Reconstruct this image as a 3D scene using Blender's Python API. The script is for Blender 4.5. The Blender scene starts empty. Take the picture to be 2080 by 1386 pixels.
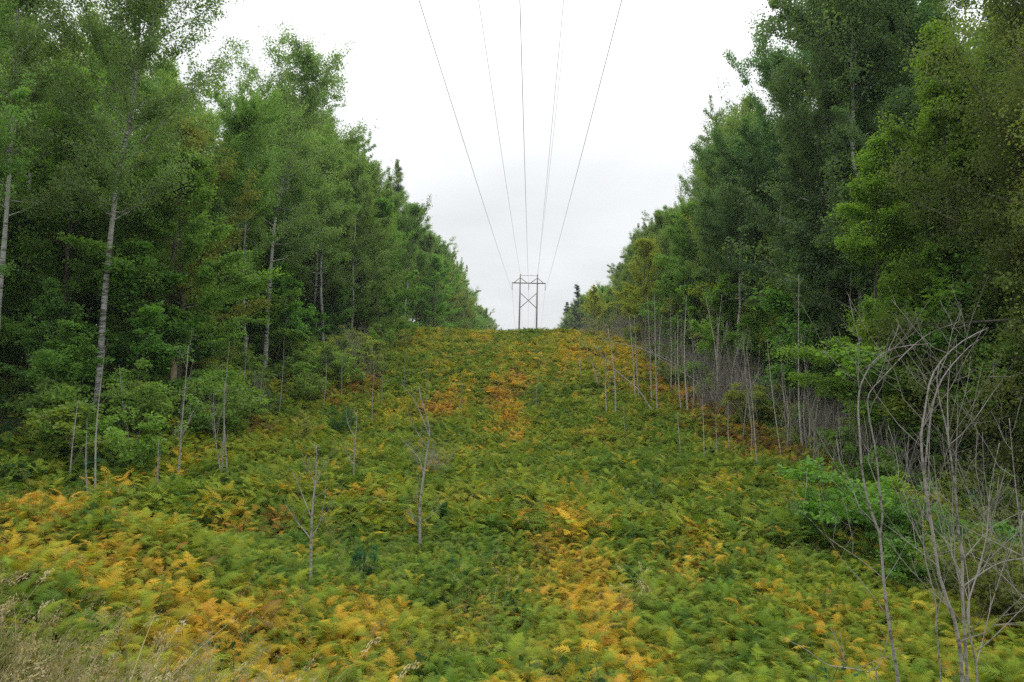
import bpy, math, random
import numpy as np
from mathutils import Matrix, Vector
R = math.radians
rng = np.random.default_rng(7)
random.seed(7)
scene = bpy.context.scene
col = scene.collection

# ------------------------------------------------------------------ camera, sky, sun, exposure
FPX, CXP, CYP = 1400.0, 1040.0, 693.0
PITCH, YAW, ROLL = 2.74, 1.35, 1.3
cam_d = bpy.data.cameras.new('camera'); cam = bpy.data.objects.new('camera', cam_d); col.objects.link(cam)
cam_d.sensor_width = 36; cam_d.lens = FPX/2080*36; cam_d.clip_start = 0.05; cam_d.clip_end = 6000
CM = Matrix.Rotation(R(YAW), 3, 'Z') @ Matrix.Rotation(R(90+PITCH), 3, 'X') @ Matrix.Rotation(R(ROLL), 3, 'Z')
cam.matrix_world = CM.to_4x4()
scene.camera = cam
CMN = np.array(CM)

SUN_EL, SUN_AZ = 44.0, 5.0           # the bright spot in the cloud, ahead and above the power line
sun_dir = Vector((math.sin(R(SUN_AZ))*math.cos(R(SUN_EL)), math.cos(R(SUN_AZ))*math.cos(R(SUN_EL)), math.sin(R(SUN_EL))))
w = bpy.data.worlds.new('World'); scene.world = w; w.use_nodes = True
nt = w.node_tree; nt.nodes.clear()
def N(tree, t, **kw):
    n = tree.nodes.new(t)
    for k, v in kw.items(): setattr(n, k, v)
    return n
L = nt.links.new
out = N(nt, 'ShaderNodeOutputWorld'); addsh = N(nt, 'ShaderNodeMixShader'); addsh.inputs[0].default_value = .92
sky = N(nt, 'ShaderNodeTexSky', sky_type='NISHITA', sun_disc=False, sun_elevation=R(SUN_EL), sun_rotation=R(SUN_AZ))
bg1 = N(nt, 'ShaderNodeBackground'); bg1.inputs[1].default_value = 0.05; L(sky.outputs[0], bg1.inputs[0])
tc = N(nt, 'ShaderNodeTexCoord')
sep = N(nt, 'ShaderNodeSeparateXYZ'); L(tc.outputs['Generated'], sep.inputs[0])
# overcast brightness grows smoothly from horizon to zenith
sq = N(nt, 'ShaderNodeMath', operation='POWER'); L(sep.outputs['Z'], sq.inputs[0]); sq.inputs[1].default_value = 2.2
mr = N(nt, 'ShaderNodeMapRange'); mr.inputs['From Min'].default_value = 0.0; mr.inputs['From Max'].default_value = 1.0
mr.inputs['To Min'].default_value = 0.91; mr.inputs['To Max'].default_value = 2.45; L(sq.outputs[0], mr.inputs['Value'])
# thin cloud around the hidden sun
dot = N(nt, 'ShaderNodeVectorMath', operation='DOT_PRODUCT'); L(tc.outputs['Generated'], dot.inputs[0]); dot.inputs[1].default_value = sun_dir
mx0 = N(nt, 'ShaderNodeMath', operation='MAXIMUM'); L(dot.outputs['Value'], mx0.inputs[0]); mx0.inputs[1].default_value = 0
pw = N(nt, 'ShaderNodeMath', operation='POWER'); L(mx0.outputs[0], pw.inputs[0]); pw.inputs[1].default_value = 9
gl = N(nt, 'ShaderNodeMath', operation='MULTIPLY'); L(pw.outputs[0], gl.inputs[0]); gl.inputs[1].default_value = 0.28
ad = N(nt, 'ShaderNodeMath', operation='ADD'); L(mr.outputs[0], ad.inputs[0]); L(gl.outputs[0], ad.inputs[1])
# soft cloud structure, projected on a flat cloud deck
zz = N(nt, 'ShaderNodeMath', operation='ADD'); L(sep.outputs['Z'], zz.inputs[0]); zz.inputs[1].default_value = 0.22
zm = N(nt, 'ShaderNodeMath', operation='MAXIMUM'); L(zz.outputs[0], zm.inputs[0]); zm.inputs[1].default_value = 0.1
dv = N(nt, 'ShaderNodeVectorMath', operation='DIVIDE'); L(tc.outputs['Generated'], dv.inputs[0])
cmb = N(nt, 'ShaderNodeCombineXYZ'); [L(zm.outputs[0], cmb.inputs[i]) for i in range(3)]; L(cmb.outputs[0], dv.inputs[1])
nz = N(nt, 'ShaderNodeTexNoise'); nz.inputs['Scale'].default_value = 1.25; nz.inputs['Detail'].default_value = 4; nz.inputs['Roughness'].default_value = 0.45
L(dv.outputs[0], nz.inputs['Vector'])
mr2 = N(nt, 'ShaderNodeMapRange'); mr2.inputs['From Min'].default_value = 0.3; mr2.inputs['From Max'].default_value = 0.7
mr2.inputs['To Min'].default_value = 0.88; mr2.inputs['To Max'].default_value = 1.12; L(nz.outputs[0], mr2.inputs['Value'])
ml = N(nt, 'ShaderNodeMath', operation='MULTIPLY'); L(ad.outputs[0], ml.inputs[0]); L(mr2.outputs[0], ml.inputs[1])
bg2 = N(nt, 'ShaderNodeBackground'); bg2.inputs[0].default_value = (0.965, 0.985, 1.0, 1); L(ml.outputs[0], bg2.inputs[1])
L(bg1.outputs[0], addsh.inputs[1]); L(bg2.outputs[0], addsh.inputs[2]); L(addsh.outputs[0], out.inputs[0])

sd = bpy.data.lights.new('sun', 'SUN'); sd.energy = 1.3; sd.angle = R(40); sd.color = (1, 0.96, 0.9)
so = bpy.data.objects.new('sun', sd); col.objects.link(so)
so.rotation_euler = (-sun_dir).to_track_quat('-Z', 'Y').to_euler(); so.location = (0, 0, 60)
vs = scene.view_settings
scene.display_settings.display_device = 'sRGB'
vs.view_transform = 'Standard'; vs.look = 'None'; vs.exposure = 0.0; vs.gamma = 1.0; vs.use_curve_mapping = False
cy = scene.cycles
scene.render.engine = 'CYCLES'
cy.max_bounces = 6; cy.diffuse_bounces = 4; cy.glossy_bounces = 1; cy.transmission_bounces = 3; cy.transparent_max_bounces = 4
cy.use_denoising = False; cy.use_adaptive_sampling = False; cy.sample_clamp_indirect = 3.0; cy.caustics_reflective = False; cy.caustics_refractive = False

# ------------------------------------------------------------------ projection helpers (placing things on the terrain)
def ray(px, py):
    d = CMN @ np.array([(px-CXP)/FPX, (CYP-py)/FPX, -1.0]); return d
def project(P):
    P = np.atleast_2d(np.asarray(P, float)); q = P @ CMN
    z = np.minimum(-q[:, 2], -1e-6)*-1; z = np.maximum(-q[:, 2], 1e-3)
    return np.stack([CXP+FPX*q[:, 0]/z, CYP-FPX*q[:, 1]/z, -q[:, 2]], 1)

def sm(e0, e1, x):
    t = np.clip((x-e0)/(e1-e0), 0, 1); return t*t*(3-2*t)
_lat = rng.random((64, 64))
def vnoise(x, y):
    x = np.asarray(x, float); y = np.asarray(y, float)
    xi = np.floor(x).astype(int); yi = np.floor(y).astype(int); fx = x-xi; fy = y-yi
    fx = fx*fx*(3-2*fx); fy = fy*fy*(3-2*fy)
    g = lambda a, b: _lat[a % 64, b % 64]
    return (g(xi, yi)*(1-fx)+g(xi+1, yi)*fx)*(1-fy)+(g(xi, yi+1)*(1-fx)+g(xi+1, yi+1)*fx)*fy
def fbm(x, y):
    return vnoise(x, y)*.55+vnoise(x*2.1+7, y*2.1+3)*.28+vnoise(x*4.3+1, y*4.3+9)*.17
PY = np.array([-60, 0, 1.5, 3.2, 5, 6, 9, 13, 20, 30, 42, 55, 68, 77, 86, 100, 170, 330, 600, 3000], float)
PZ = np.array([-1.62, -1.62, -1.8, -2.5, -3.1, -3.3, -3.68, -3.85, -3.65, -3.0, -1.4, .95, 3.2, 4.3, 4.65, 4.6, 4.3, 1.0, 0, 0], float)
_yy = np.linspace(-60, 400, 4601); _zz = np.interp(_yy, PY, PZ)
_k = np.hanning(41); _k /= _k.sum(); _zs = np.convolve(np.pad(_zz, 20, mode='edge'), _k, 'valid')
def gz(x, y):
    x = np.asarray(x, float); y = np.asarray(y, float)
    z = np.where(y < 399, np.interp(y, _yy, _zs), np.interp(y, PY, PZ))
    z = z+1.35*sm(7, 15, -x)*sm(13, 24, y)*(1-sm(45, 72, y))
    z = z+1.5*sm(2, 8.5, -x)*sm(3, 8, y)*(1-sm(10.5, 15, y))
    z = z+0.35*sm(5, 14, x)*(1-sm(40, 70, y))
    near = 1-sm(150, 400, np.hypot(x, y))
    z = z+near*(fbm(x*.22+11, y*.22+5)-.5)*.7*sm(3, 8, y)+near*(fbm(x*.9, y*.9)-.5)*.22*sm(2, 5, y)
    return z
def at(px, py, off=0.0):
    d = ray(px, py); ys = np.concatenate([np.arange(2, 40, .05), np.arange(40, 320, .25)])
    t = ys/d[1]; X = d[0]*t; Z = d[2]*t
    hit = np.nonzero(Z < gz(X, ys)+off)[0]
    i = hit[0] if len(hit) else len(ys)-1
    return np.array([X[i], ys[i], float(gz(X[i], ys[i]))])
def at_depth(px, py, y):
    d = ray(px, py); return d*(y/d[1])

# ------------------------------------------------------------------ mesh helpers
class Geo:
    def __init__(s): s.v = []; s.q = []; s.t = []; s.qt = []; s.tt = []; s.n = 0
    def add(s, v, q=None, t=None, qtint=0.5, ttint=0.5):
        v = np.asarray(v, float)
        if q is not None and len(q):
            q = np.asarray(q, int); s.q.append(q+s.n); s.qt.append(np.broadcast_to(np.asarray(qtint, float), (len(q),)))
        if t is not None and len(t):
            t = np.asarray(t, int); s.t.append(t+s.n); s.tt.append(np.broadcast_to(np.asarray(ttint, float), (len(t),)))
        s.v.append(v); s.n += len(v)
    def mesh(s, name, mat, smooth=False):
        me = bpy.data.meshes.new(name)
        v = np.concatenate(s.v).astype(np.float32)
        q = np.concatenate(s.q) if s.q else np.zeros((0, 4), int); t = np.concatenate(s.t) if s.t else np.zeros((0, 3), int)
        me.vertices.add(len(v)); me.vertices.foreach_set('co', v.ravel())
        loops = np.concatenate([q.ravel(), t.ravel()]).astype(np.int32)
        me.loops.add(len(loops)); me.loops.foreach_set('vertex_index', loops)
        ls = np.concatenate([np.arange(len(q))*4, len(q)*4+np.arange(len(t))*3]).astype(np.int32)
        me.polygons.add(len(ls)); me.polygons.foreach_set('loop_start', ls)
        me.polygons.foreach_set('use_smooth', np.full(len(ls), smooth))
        tint = np.concatenate([np.concatenate(s.qt) if s.qt else np.zeros(0), np.concatenate(s.tt) if s.tt else np.zeros(0)]).astype(np.float32)
        a = me.attributes.new('tint', 'FLOAT', 'FACE'); a.data.foreach_set('value', tint)
        me.update(calc_edges=True)
        if mat: me.materials.append(mat)
        return me
def link(name, me, parent=None, color=None):
    o = bpy.data.objects.new(name, me); col.objects.link(o)
    if parent is not None: o.parent = parent
    if color is not None: o.color = (*color, 1)
    return o
def tag(o, label=None, cat=None, group=None, kind=None):
    if label: o['label'] = label
    if cat: o['category'] = cat
    if group: o['group'] = group
    if kind: o['kind'] = kind
    return o
def thing(name, label, cat, loc, rz=0, group=None, scale=1):
    o = bpy.data.objects.new(name, None); col.objects.link(o); o.location = loc; o.rotation_euler = (0, 0, rz)
    o.scale = (scale,)*3 if np.isscalar(scale) else scale; o.empty_display_size = .3
    return tag(o, label, cat, group)
def unit(v): return v/np.maximum(np.linalg.norm(v, axis=-1, keepdims=True), 1e-9)
def tube(g, P, r, sides=6, tint=.5, cap=True):
    P = np.asarray(P, float); n = len(P); r = np.broadcast_to(np.asarray(r, float), (n,))
    T = unit(np.gradient(P, axis=0)); ref = np.array([1., 0, 0]) if abs(T[0][0]) < .8 else np.array([0, 1., 0])
    A = unit(np.cross(T, ref)); B = np.cross(T, A)
    a = np.arange(sides)/sides*2*math.pi
    V = P[:, None]+r[:, None, None]*(np.cos(a)[None, :, None]*A[:, None]+np.sin(a)[None, :, None]*B[:, None])
    i = np.arange(n-1)[:, None]*sides; k = np.arange(sides)[None]; k2 = (k+1) % sides
    q = np.stack([i+k, i+k2, i+sides+k2, i+sides+k], -1).reshape(-1, 4)
    V = V.reshape(-1, 3)
    t = None
    if cap:
        V = np.concatenate([V, P[-1:]]); kk = np.arange(sides)
        t = np.stack([(n-1)*sides+kk, (n-1)*sides+(kk+1) % sides, np.full(sides, len(V)-1)], -1)
    g.add(V, q, t, tint, tint)
def smooth_path(P, m):
    P = np.asarray(P, float); s = np.linspace(0, len(P)-1, m); i = np.clip(s.astype(int), 0, len(P)-2); f = (s-i)[:, None]
    p0 = P[np.maximum(i-1, 0)]; p1 = P[i]; p2 = P[i+1]; p3 = P[np.minimum(i+2, len(P)-1)]
    return .5*((2*p1)+(-p0+p2)*f+(2*p0-5*p1+4*p2-p3)*f**2+(-p0+3*p1-3*p2+p3)*f**3)
def leaves(g, C, size, r, up=.5, aspect=.75, tint=None):
    n = len(C); nn = unit(r.normal(size=(n, 3))+np.array([0, 0, up])); a = unit(np.cross(nn, r.normal(size=(n, 3)))); b = np.cross(nn, a)
    s = (size*r.uniform(.7, 1.25, n))[:, None]
    V = np.stack([C-a*s*.5, C+b*s*.5*aspect+nn*s*.1-a*s*.06, C+a*s*.55, C-b*s*.5*aspect+nn*s*.1-a*s*.06], 1).reshape(-1, 3)
    q = np.arange(n*4).reshape(n, 4)
    g.add(V, q, None, r.random(n) if tint is None else tint)

# ------------------------------------------------------------------ materials
def mat_new(name):
    m = bpy.data.materials.new(name); m.use_nodes = True; t = m.node_tree; t.nodes.clear()
    return m, t, t.links.new
def leaf_mat(name, trans=.44, lo=1.25, hi=2.4, yellow=.12):
    m, t, k = mat_new(name)
    o = N(t, 'ShaderNodeOutputMaterial'); oi = N(t, 'ShaderNodeObjectInfo')
    at_ = N(t, 'ShaderNodeAttribute', attribute_name='tint')
    mr_ = N(t, 'ShaderNodeMapRange'); mr_.inputs['To Min'].default_value = lo; mr_.inputs['To Max'].default_value = hi; k(at_.outputs['Fac'], mr_.inputs['Value'])
    mul = N(t, 'ShaderNodeVectorMath', operation='SCALE'); k(oi.outputs['Color'], mul.inputs[0]); k(mr_.outputs[0], mul.inputs['Scale'])
    # a few leaves have started to turn
    gt = N(t, 'ShaderNodeMapRange'); gt.inputs['From Min'].default_value = .93; gt.inputs['From Max'].default_value = 1; k(at_.outputs['Fac'], gt.inputs['Value'])
    gm = N(t, 'ShaderNodeMath', operation='MULTIPLY'); k(gt.outputs[0], gm.inputs[0]); gm.inputs[1].default_value = yellow*4
    mx = N(t, 'ShaderNodeMixRGB'); k(gm.outputs[0], mx.inputs[0]); k(mul.outputs[0], mx.inputs[1]); mx.inputs[2].default_value = (.2, .17, .03, 1)
    b = N(t, 'ShaderNodeBsdfPrincipled'); b.inputs['Roughness'].default_value = .55; b.inputs['Specular IOR Level'].default_value = .22; k(mx.outputs[0], b.inputs['Base Color'])
    tr = N(t, 'ShaderNodeBsdfTranslucent')
    tm = N(t, 'ShaderNodeMixRGB', blend_type='MULTIPLY'); tm.inputs[0].default_value = 1; k(mx.outputs[0], tm.inputs[1]); tm.inputs[2].default_value = (1.5, 1.6, .6, 1); k(tm.outputs[0], tr.inputs[0])
    ms = N(t, 'ShaderNodeMixShader'); ms.inputs[0].default_value = trans; k(b.outputs[0], ms.inputs[1]); k(tr.outputs[0], ms.inputs[2]); k(ms.outputs[0], o.inputs[0])
    return m
def bark_mat(name, light, dark, band=.5, zs=22., xs=3., th=.5):
    m, t, k = mat_new(name)
    o = N(t, 'ShaderNodeOutputMaterial'); c = N(t, 'ShaderNodeTexCoord')
    mp = N(t, 'ShaderNodeMapping'); mp.inputs['Scale'].default_value = (xs, xs, zs); k(c.outputs['Object'], mp.inputs[0])
    n1 = N(t, 'ShaderNodeTexNoise'); n1.inputs['Scale'].default_value = 1; n1.inputs['Detail'].default_value = 5; n1.inputs['Roughness'].default_value = .65; k(mp.outputs[0], n1.inputs['Vector'])
    n2 = N(t, 'ShaderNodeTexNoise'); n2.inputs['Scale'].default_value = .9; n2.inputs['Detail'].default_value = 3; k(c.outputs['Object'], n2.inputs['Vector'])
    s = N(t, 'ShaderNodeMath', operation='ADD'); k(n1.outputs[0], s.inputs[0])
    s2 = N(t, 'ShaderNodeMath', operation='MULTIPLY_ADD'); k(n2.outputs[0], s2.inputs[0]); s2.inputs[1].default_value = .6; s2.inputs[2].default_value = -.3; k(s2.outputs[0], s.inputs[1])
    rp = N(t, 'ShaderNodeValToRGB'); e = rp.color_ramp.elements; e[0].position = th-.07; e[0].color = (*light, 1); e[1].position = th+.1; e[1].color = (*dark, 1)
    k(s.outputs[0], rp.inputs[0])
    oi = N(t, 'ShaderNodeObjectInfo'); mu = N(t, 'ShaderNodeMixRGB', blend_type='MULTIPLY'); mu.inputs[0].default_value = 1; k(rp.outputs[0], mu.inputs[1]); k(oi.outputs['Color'], mu.inputs[2])
    b = N(t, 'ShaderNodeBsdfPrincipled'); b.inputs['Roughness'].default_value = .8; b.inputs['Specular IOR Level'].default_value = .2; k(mu.outputs[0], b.inputs['Base Color'])
    bp = N(t, 'ShaderNodeBump'); bp.inputs['Strength'].default_value = .5; bp.inputs['Distance'].default_value = .02; k(n1.outputs[0], bp.inputs['Height']); k(bp.outputs[0], b.inputs['Normal'])
    k(b.outputs[0], o.inputs[0]); return m
def plain_mat(name, c1, c2, scale=8., rough=.7, metal=0., stretch=(1, 1, 1)):
    m, t, k = mat_new(name)
    o = N(t, 'ShaderNodeOutputMaterial'); c = N(t, 'ShaderNodeTexCoord'); mp = N(t, 'ShaderNodeMapping'); mp.inputs['Scale'].default_value = stretch; k(c.outputs['Object'], mp.inputs[0])
    n1 = N(t, 'ShaderNodeTexNoise'); n1.inputs['Scale'].default_value = scale; n1.inputs['Detail'].default_value = 4; k(mp.outputs[0], n1.inputs['Vector'])
    rp = N(t, 'ShaderNodeValToRGB'); e = rp.color_ramp.elements; e[0].position = .35; e[0].color = (*c1, 1); e[1].position = .65; e[1].color = (*c2, 1); k(n1.outputs[0], rp.inputs[0])
    b = N(t, 'ShaderNodeBsdfPrincipled'); b.inputs['Roughness'].default_value = rough; b.inputs['Metallic'].default_value = metal; b.inputs['Specular IOR Level'].default_value = .25; k(rp.outputs[0], b.inputs['Base Color'])
    k(b.outputs[0], o.inputs[0]); return m
def ramp_plant_mat(name, stops, jitter=.18, trans=.3, val=(.6, 1.5)):
    """colour of the single plant comes from its own hue number, plus a change from frond to frond"""
    m, t, k = mat_new(name)
    o = N(t, 'ShaderNodeOutputMaterial')
    ah = N(t, 'ShaderNodeAttribute', attribute_name='hue', attribute_type='INSTANCER'); at_ = N(t, 'ShaderNodeAttribute', attribute_name='tint')
    j = N(t, 'ShaderNodeMath', operation='MULTIPLY_ADD'); k(at_.outputs['Fac'], j.inputs[0]); j.inputs[1].default_value = jitter*2; j.inputs[2].default_value = -jitter
    s = N(t, 'ShaderNodeMath', operation='ADD'); k(ah.outputs['Fac'], s.inputs[0]); k(j.outputs[0], s.inputs[1])
    rp = N(t, 'ShaderNodeValToRGB'); e = rp.color_ramp.elements
    while len(e) > 1: e.remove(e[-1])
    e[0].position = stops[0][0]; e[0].color = (*stops[0][1], 1)
    for p, c in stops[1:]: x = e.new(p); x.color = (*c, 1)
    k(s.outputs[0], rp.inputs[0])
    av = N(t, 'ShaderNodeAttribute', attribute_name='val', attribute_type='INSTANCER')
    mrv = N(t, 'ShaderNodeMapRange'); mrv.inputs['To Min'].default_value = val[0]; mrv.inputs['To Max'].default_value = val[1]; k(av.outputs['Fac'], mrv.inputs['Value'])
    mu = N(t, 'ShaderNodeVectorMath', operation='SCALE'); k(rp.outputs[0], mu.inputs[0]); k(mrv.outputs[0], mu.inputs['Scale'])
    b = N(t, 'ShaderNodeBsdfPrincipled'); b.inputs['Roughness'].default_value = .75; b.inputs['Specular IOR Level'].default_value = .12; k(mu.outputs[0], b.inputs['Base Color'])
    tr = N(t, 'ShaderNodeBsdfTranslucent'); tm = N(t, 'ShaderNodeMixRGB', blend_type='MULTIPLY'); tm.inputs[0].default_value = 1; k(mu.outputs[0], tm.inputs[1]); tm.inputs[2].default_value = (1.3, 1.3, .7, 1); k(tm.outputs[0], tr.inputs[0])
    ms = N(t, 'ShaderNodeMixShader'); ms.inputs[0].default_value = trans; k(b.outputs[0], ms.inputs[1]); k(tr.outputs[0], ms.inputs[2]); k(ms.outputs[0], o.inputs[0])
    return m
M_LEAF = leaf_mat('leaf')
M_NEEDLE = leaf_mat('needle', trans=.1, yellow=.02)
M_ASPEN = bark_mat('aspen_bark', (.46, .455, .43), (.065, .06, .052), zs=15, xs=2.4, th=.50)
M_BIRCH = bark_mat('birch_bark', (.50, .495, .465), (.08, .072, .065), zs=13, xs=2.5, th=.56)
M_DARKBARK = bark_mat('dark_bark', (.17, .15, .13), (.07, .06, .052), zs=2.5, xs=14, th=.5)
M_DEAD = bark_mat('dead_sapling_bark', (.36, .335, .31), (.13, .115, .10), zs=20, xs=7, th=.54)
M_TWIG = plain_mat('dead_twig', (.20, .18, .16), (.33, .30, .275), 5)
M_SNAG = plain_mat('weathered_snag_wood', (.22, .16, .10), (.36, .28, .18), 14, stretch=(6, 6, .6))
M_POLE = plain_mat('pole_wood', (.22, .205, .19), (.32, .30, .275), 6, stretch=(4, 4, .3))
M_STEEL = plain_mat('galvanised_brace', (.24, .24, .245), (.32, .32, .325), 6, rough=.5)
M_PORC = plain_mat('insulator_porcelain', (.33, .30, .29), (.42, .39, .38), 6, rough=.3)
M_WIRE = plain_mat('wire', (.10, .10, .11), (.14, .14, .15), 2, rough=.5)
M_FERN = ramp_plant_mat('fern', [(0, (.065, .145, .02)), (.2, (.155, .235, .024)), (.36, (.25, .295, .028)), (.52, (.40, .30, .026)), (.66, (.57, .36, .035)), (.80, (.52, .27, .045)), (.9, (.24, .14, .045)), (1, (.11, .07, .03))], .17)
M_HERB = ramp_plant_mat('herb', [(0, (.03, .085, .032)), (.5, (.065, .13, .028)), (.85, (.16, .17, .03)), (1, (.35, .28, .04))], .15)
M_GRASS = ramp_plant_mat('grass', [(0, (.10, .14, .045)), (.4, (.22, .21, .08)), (.72, (.48, .41, .25)), (1, (.47, .37, .29))], .2)

# ------------------------------------------------------------------ ground
m, t, k = mat_new('forest_soil')
o_ = N(t, 'ShaderNodeOutputMaterial'); c_ = N(t, 'ShaderNodeTexCoord')
n1 = N(t, 'ShaderNodeTexNoise'); n1.inputs['Scale'].default_value = 1.3; n1.inputs['Detail'].default_value = 8; k(c_.outputs['Object'], n1.inputs['Vector'])
n2 = N(t, 'ShaderNodeTexNoise'); n2.inputs['Scale'].default_value = 14; n2.inputs['Detail'].default_value = 5; k(c_.outputs['Object'], n2.inputs['Vector'])
rp = N(t, 'ShaderNodeValToRGB'); e = rp.color_ramp.elements; e[0].position = .35; e[0].color = (.022, .03, .012, 1); e[1].position = .65; e[1].color = (.075, .05, .028, 1)
k(n1.outputs[0], rp.inputs[0])
mm = N(t, 'ShaderNodeMixRGB', blend_type='OVERLAY'); mm.inputs[0].default_value = .8; k(rp.outputs[0], mm.inputs[1]); k(n2.outputs[0], mm.inputs[2])
b_ = N(t, 'ShaderNodeBsdfPrincipled'); b_.inputs['Roughness'].default_value = .95; b_.inputs['Specular IOR Level'].default_value = .1; k(mm.outputs[0], b_.inputs['Base Color'])
bp = N(t, 'ShaderNodeBump'); bp.inputs['Strength'].default_value = .8; bp.inputs['Distance'].default_value = .05; k(n2.outputs[0], bp.inputs['Height']); k(bp.outputs[0], b_.inputs['Normal']); k(b_.outputs[0], o_.inputs[0])
M_SOIL = m
far = np.array([80, 110, 160, 240, 400, 800, 1600, 3000.])
xs = np.concatenate([-far[::-1], np.arange(-60, 60.1, .8), far]); ys = np.concatenate([[-800, -300, -120, -60], np.arange(-30, 130, .7), np.arange(132, 400, 6), [500, 800, 1500, 3000]])
Xg, Yg = np.meshgrid(xs, ys); Zg = gz(Xg, Yg); nx, ny = len(xs), len(ys)
i = np.arange(ny-1)[:, None]*nx; kx = np.arange(nx-1)[None]
g = Geo(); g.add(np.stack([Xg, Yg, Zg], -1).reshape(-1, 3), np.stack([i+kx, i+kx+1, i+nx+kx+1, i+nx+kx], -1).reshape(-1, 4))
tag(link('ground', g.mesh('ground', M_SOIL, True)), kind='structure')

# ------------------------------------------------------------------ scattering of uncountable cover (geometry nodes)
def scatter(name, protos, P, rot, scl, idx, hue, val):
    pc = bpy.data.collections.new(name+'_prototypes')
    for n_, me in enumerate(protos):
        o = bpy.data.objects.new('%s_prototype_%02d' % (name, n_), me); pc.objects.link(o)
    me = bpy.data.meshes.new(name); n_ = len(P); me.vertices.add(n_); me.vertices.foreach_set('co', np.asarray(P, np.float32).ravel())
    def attr(nm, ty, data, fld='value'):
        a = me.attributes.new(nm, ty, 'POINT'); a.data.foreach_set(fld, data)
    attr('rot', 'FLOAT_VECTOR', np.asarray(rot, np.float32).ravel(), 'vector'); attr('scl', 'FLOAT', np.asarray(scl, np.float32))
    attr('idx', 'INT', np.asarray(idx, np.int32)); attr('hue', 'FLOAT', np.asarray(hue, np.float32)); attr('val', 'FLOAT', np.asarray(val, np.float32))
    ng = bpy.data.node_groups.new(name, 'GeometryNodeTree')
    ng.interface.new_socket('Geometry', in_out='INPUT', socket_type='NodeSocketGeometry'); ng.interface.new_socket('Geometry', in_out='OUTPUT', socket_type='NodeSocketGeometry')
    gi = ng.nodes.new('NodeGroupInput'); go = ng.nodes.new('NodeGroupOutput'); ip = ng.nodes.new('GeometryNodeInstanceOnPoints')
    ci = ng.nodes.new('GeometryNodeCollectionInfo'); ci.inputs['Collection'].default_value = pc; ci.inputs['Separate Children'].default_value = True; ci.inputs['Reset Children'].default_value = True
    def na(nm, ty):
        a = ng.nodes.new('GeometryNodeInputNamedAttribute'); a.data_type = ty; a.inputs['Name'].default_value = nm; return a.outputs['Attribute']
    l = ng.links.new
    l(gi.outputs[0], ip.inputs['Points']); l(ci.outputs[0], ip.inputs['Instance']); ip.inputs['Pick Instance'].default_value = True
    l(na('idx', 'INT'), ip.inputs['Instance Index']); l(na('scl', 'FLOAT'), ip.inputs['Scale'])
    er = ng.nodes.new('FunctionNodeEulerToRotation'); l(na('rot', 'FLOAT_VECTOR'), er.inputs[0]); l(er.outputs[0], ip.inputs['Rotation']); l(ip.outputs[0], go.inputs[0])
    o = link(name, me); md = o.modifiers.new('scatter', 'NODES'); md.node_group = ng
    tag(o, kind='stuff'); return o

# fern prototypes
def frond(g, r, base, az, H, Lf, lod, tint):
    d = np.array([math.cos(az), math.sin(az), 0]); side = np.array([-d[1], d[0], 0]); up = np.array([0, 0, 1.])
    n = 14 if lod == 0 else (9 if lod == 1 else 6)
    s = np.linspace(0, 1, n+1); e0 = r.uniform(.1, 1.15); droop = r.uniform(.4, 1.5)
    ang = e0-droop*s; st = Lf/n
    hx = np.concatenate([[0], np.cumsum(np.cos(ang[:-1])*st)]); hz = np.concatenate([[0], np.cumsum(np.sin(ang[:-1])*st)])
    lean = r.uniform(.05, .3)*H
    top = base+d*lean+up*H
    if lod < 2: tube(g, np.stack([base, base+d*lean*.3+up*H*.6, top]), [.006, .005, .004], 3, tint, False)
    Pm = top+d*hx[:, None]+up*hz[:, None]
    V = []; T = []
    tw = r.uniform(-.35, .35)
    sd_ = side*math.cos(tw)+up*math.sin(tw)
    for i_ in range(n):
        u = i_/n; ll = Lf*.48*(1-u)**.85*(min(1, .55+u*3))*r.uniform(.88, 1.1)
        fw = unit(Pm[i_+1]-Pm[i_])
        for sg in (-1, 1):
            pd = unit(sd_*sg*math.cos(.45)+fw*math.sin(.45)+up*r.uniform(-.2, .15)); nn = unit(np.cross(fw, pd)*sg)
            pw_ = Lf/n*1.05*(1 if lod == 0 else .8)
            P0 = Pm[i_]; wv = unit(np.cross(nn, pd))
            if lod == 0:
                mm_ = 6
                tt = np.arange(mm_)/mm_
                dr = -up*(tt**2)[:, None]*ll*.18
                for ss in (-1, 1):
                    A = P0+pd*(tt*ll)[:, None]+dr; Bq = P0+pd*((tt+1/mm_*1.0)*ll)[:, None]+dr
                    hw = pw_*.62*(1-tt*.85)
                    C = P0+pd*((tt+.95/mm_)*ll)[:, None]+dr+wv*ss*hw[:, None]-nn*hw[:, None]*.15
                    b0 = len(V); V.extend(np.stack([A, Bq, C], 1).reshape(-1, 3)); T.extend((b0+np.arange(mm_*3).reshape(-1, 3)).tolist())
            else:
                for (a0, a1, f) in ((0, .5, 1.), (.35, 1.02, .75)) if lod == 1 else ((0, 1.02, .9),):
                    b0 = len(V); q0 = P0+pd*ll*a0; q1 = P0+pd*ll*a1-up*ll*.15*a1; qm = P0+pd*ll*(a0*.6+a1*.4)
                    V.extend([q0, qm+wv*pw_*.55*f, q1, qm-wv*pw_*.55*f]); T.extend([[b0, b0+1, b0+2], [b0, b0+2, b0+3]])
    g.add(np.array(V), None, np.array(T), .5, tint)
def fern_proto(seed, lod, nf, H=(.3, .85), Lr=(.38, .66)):
    r = np.random.default_rng(seed); g = Geo(); a0 = r.uniform(0, 6.28)
    for i_ in range(nf):
        frond(g, r, np.array([r.normal()*.07, r.normal()*.07, -.05]), a0+i_*6.28/nf+r.normal()*.4, r.uniform(*H), r.uniform(*Lr), lod, float(np.clip(r.normal(.5, .28), 0, 1)))
    return g.mesh('fern_plant', M_FERN)
F0 = [fern_proto(100+i, 0, 4) for i in range(7)]
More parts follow.
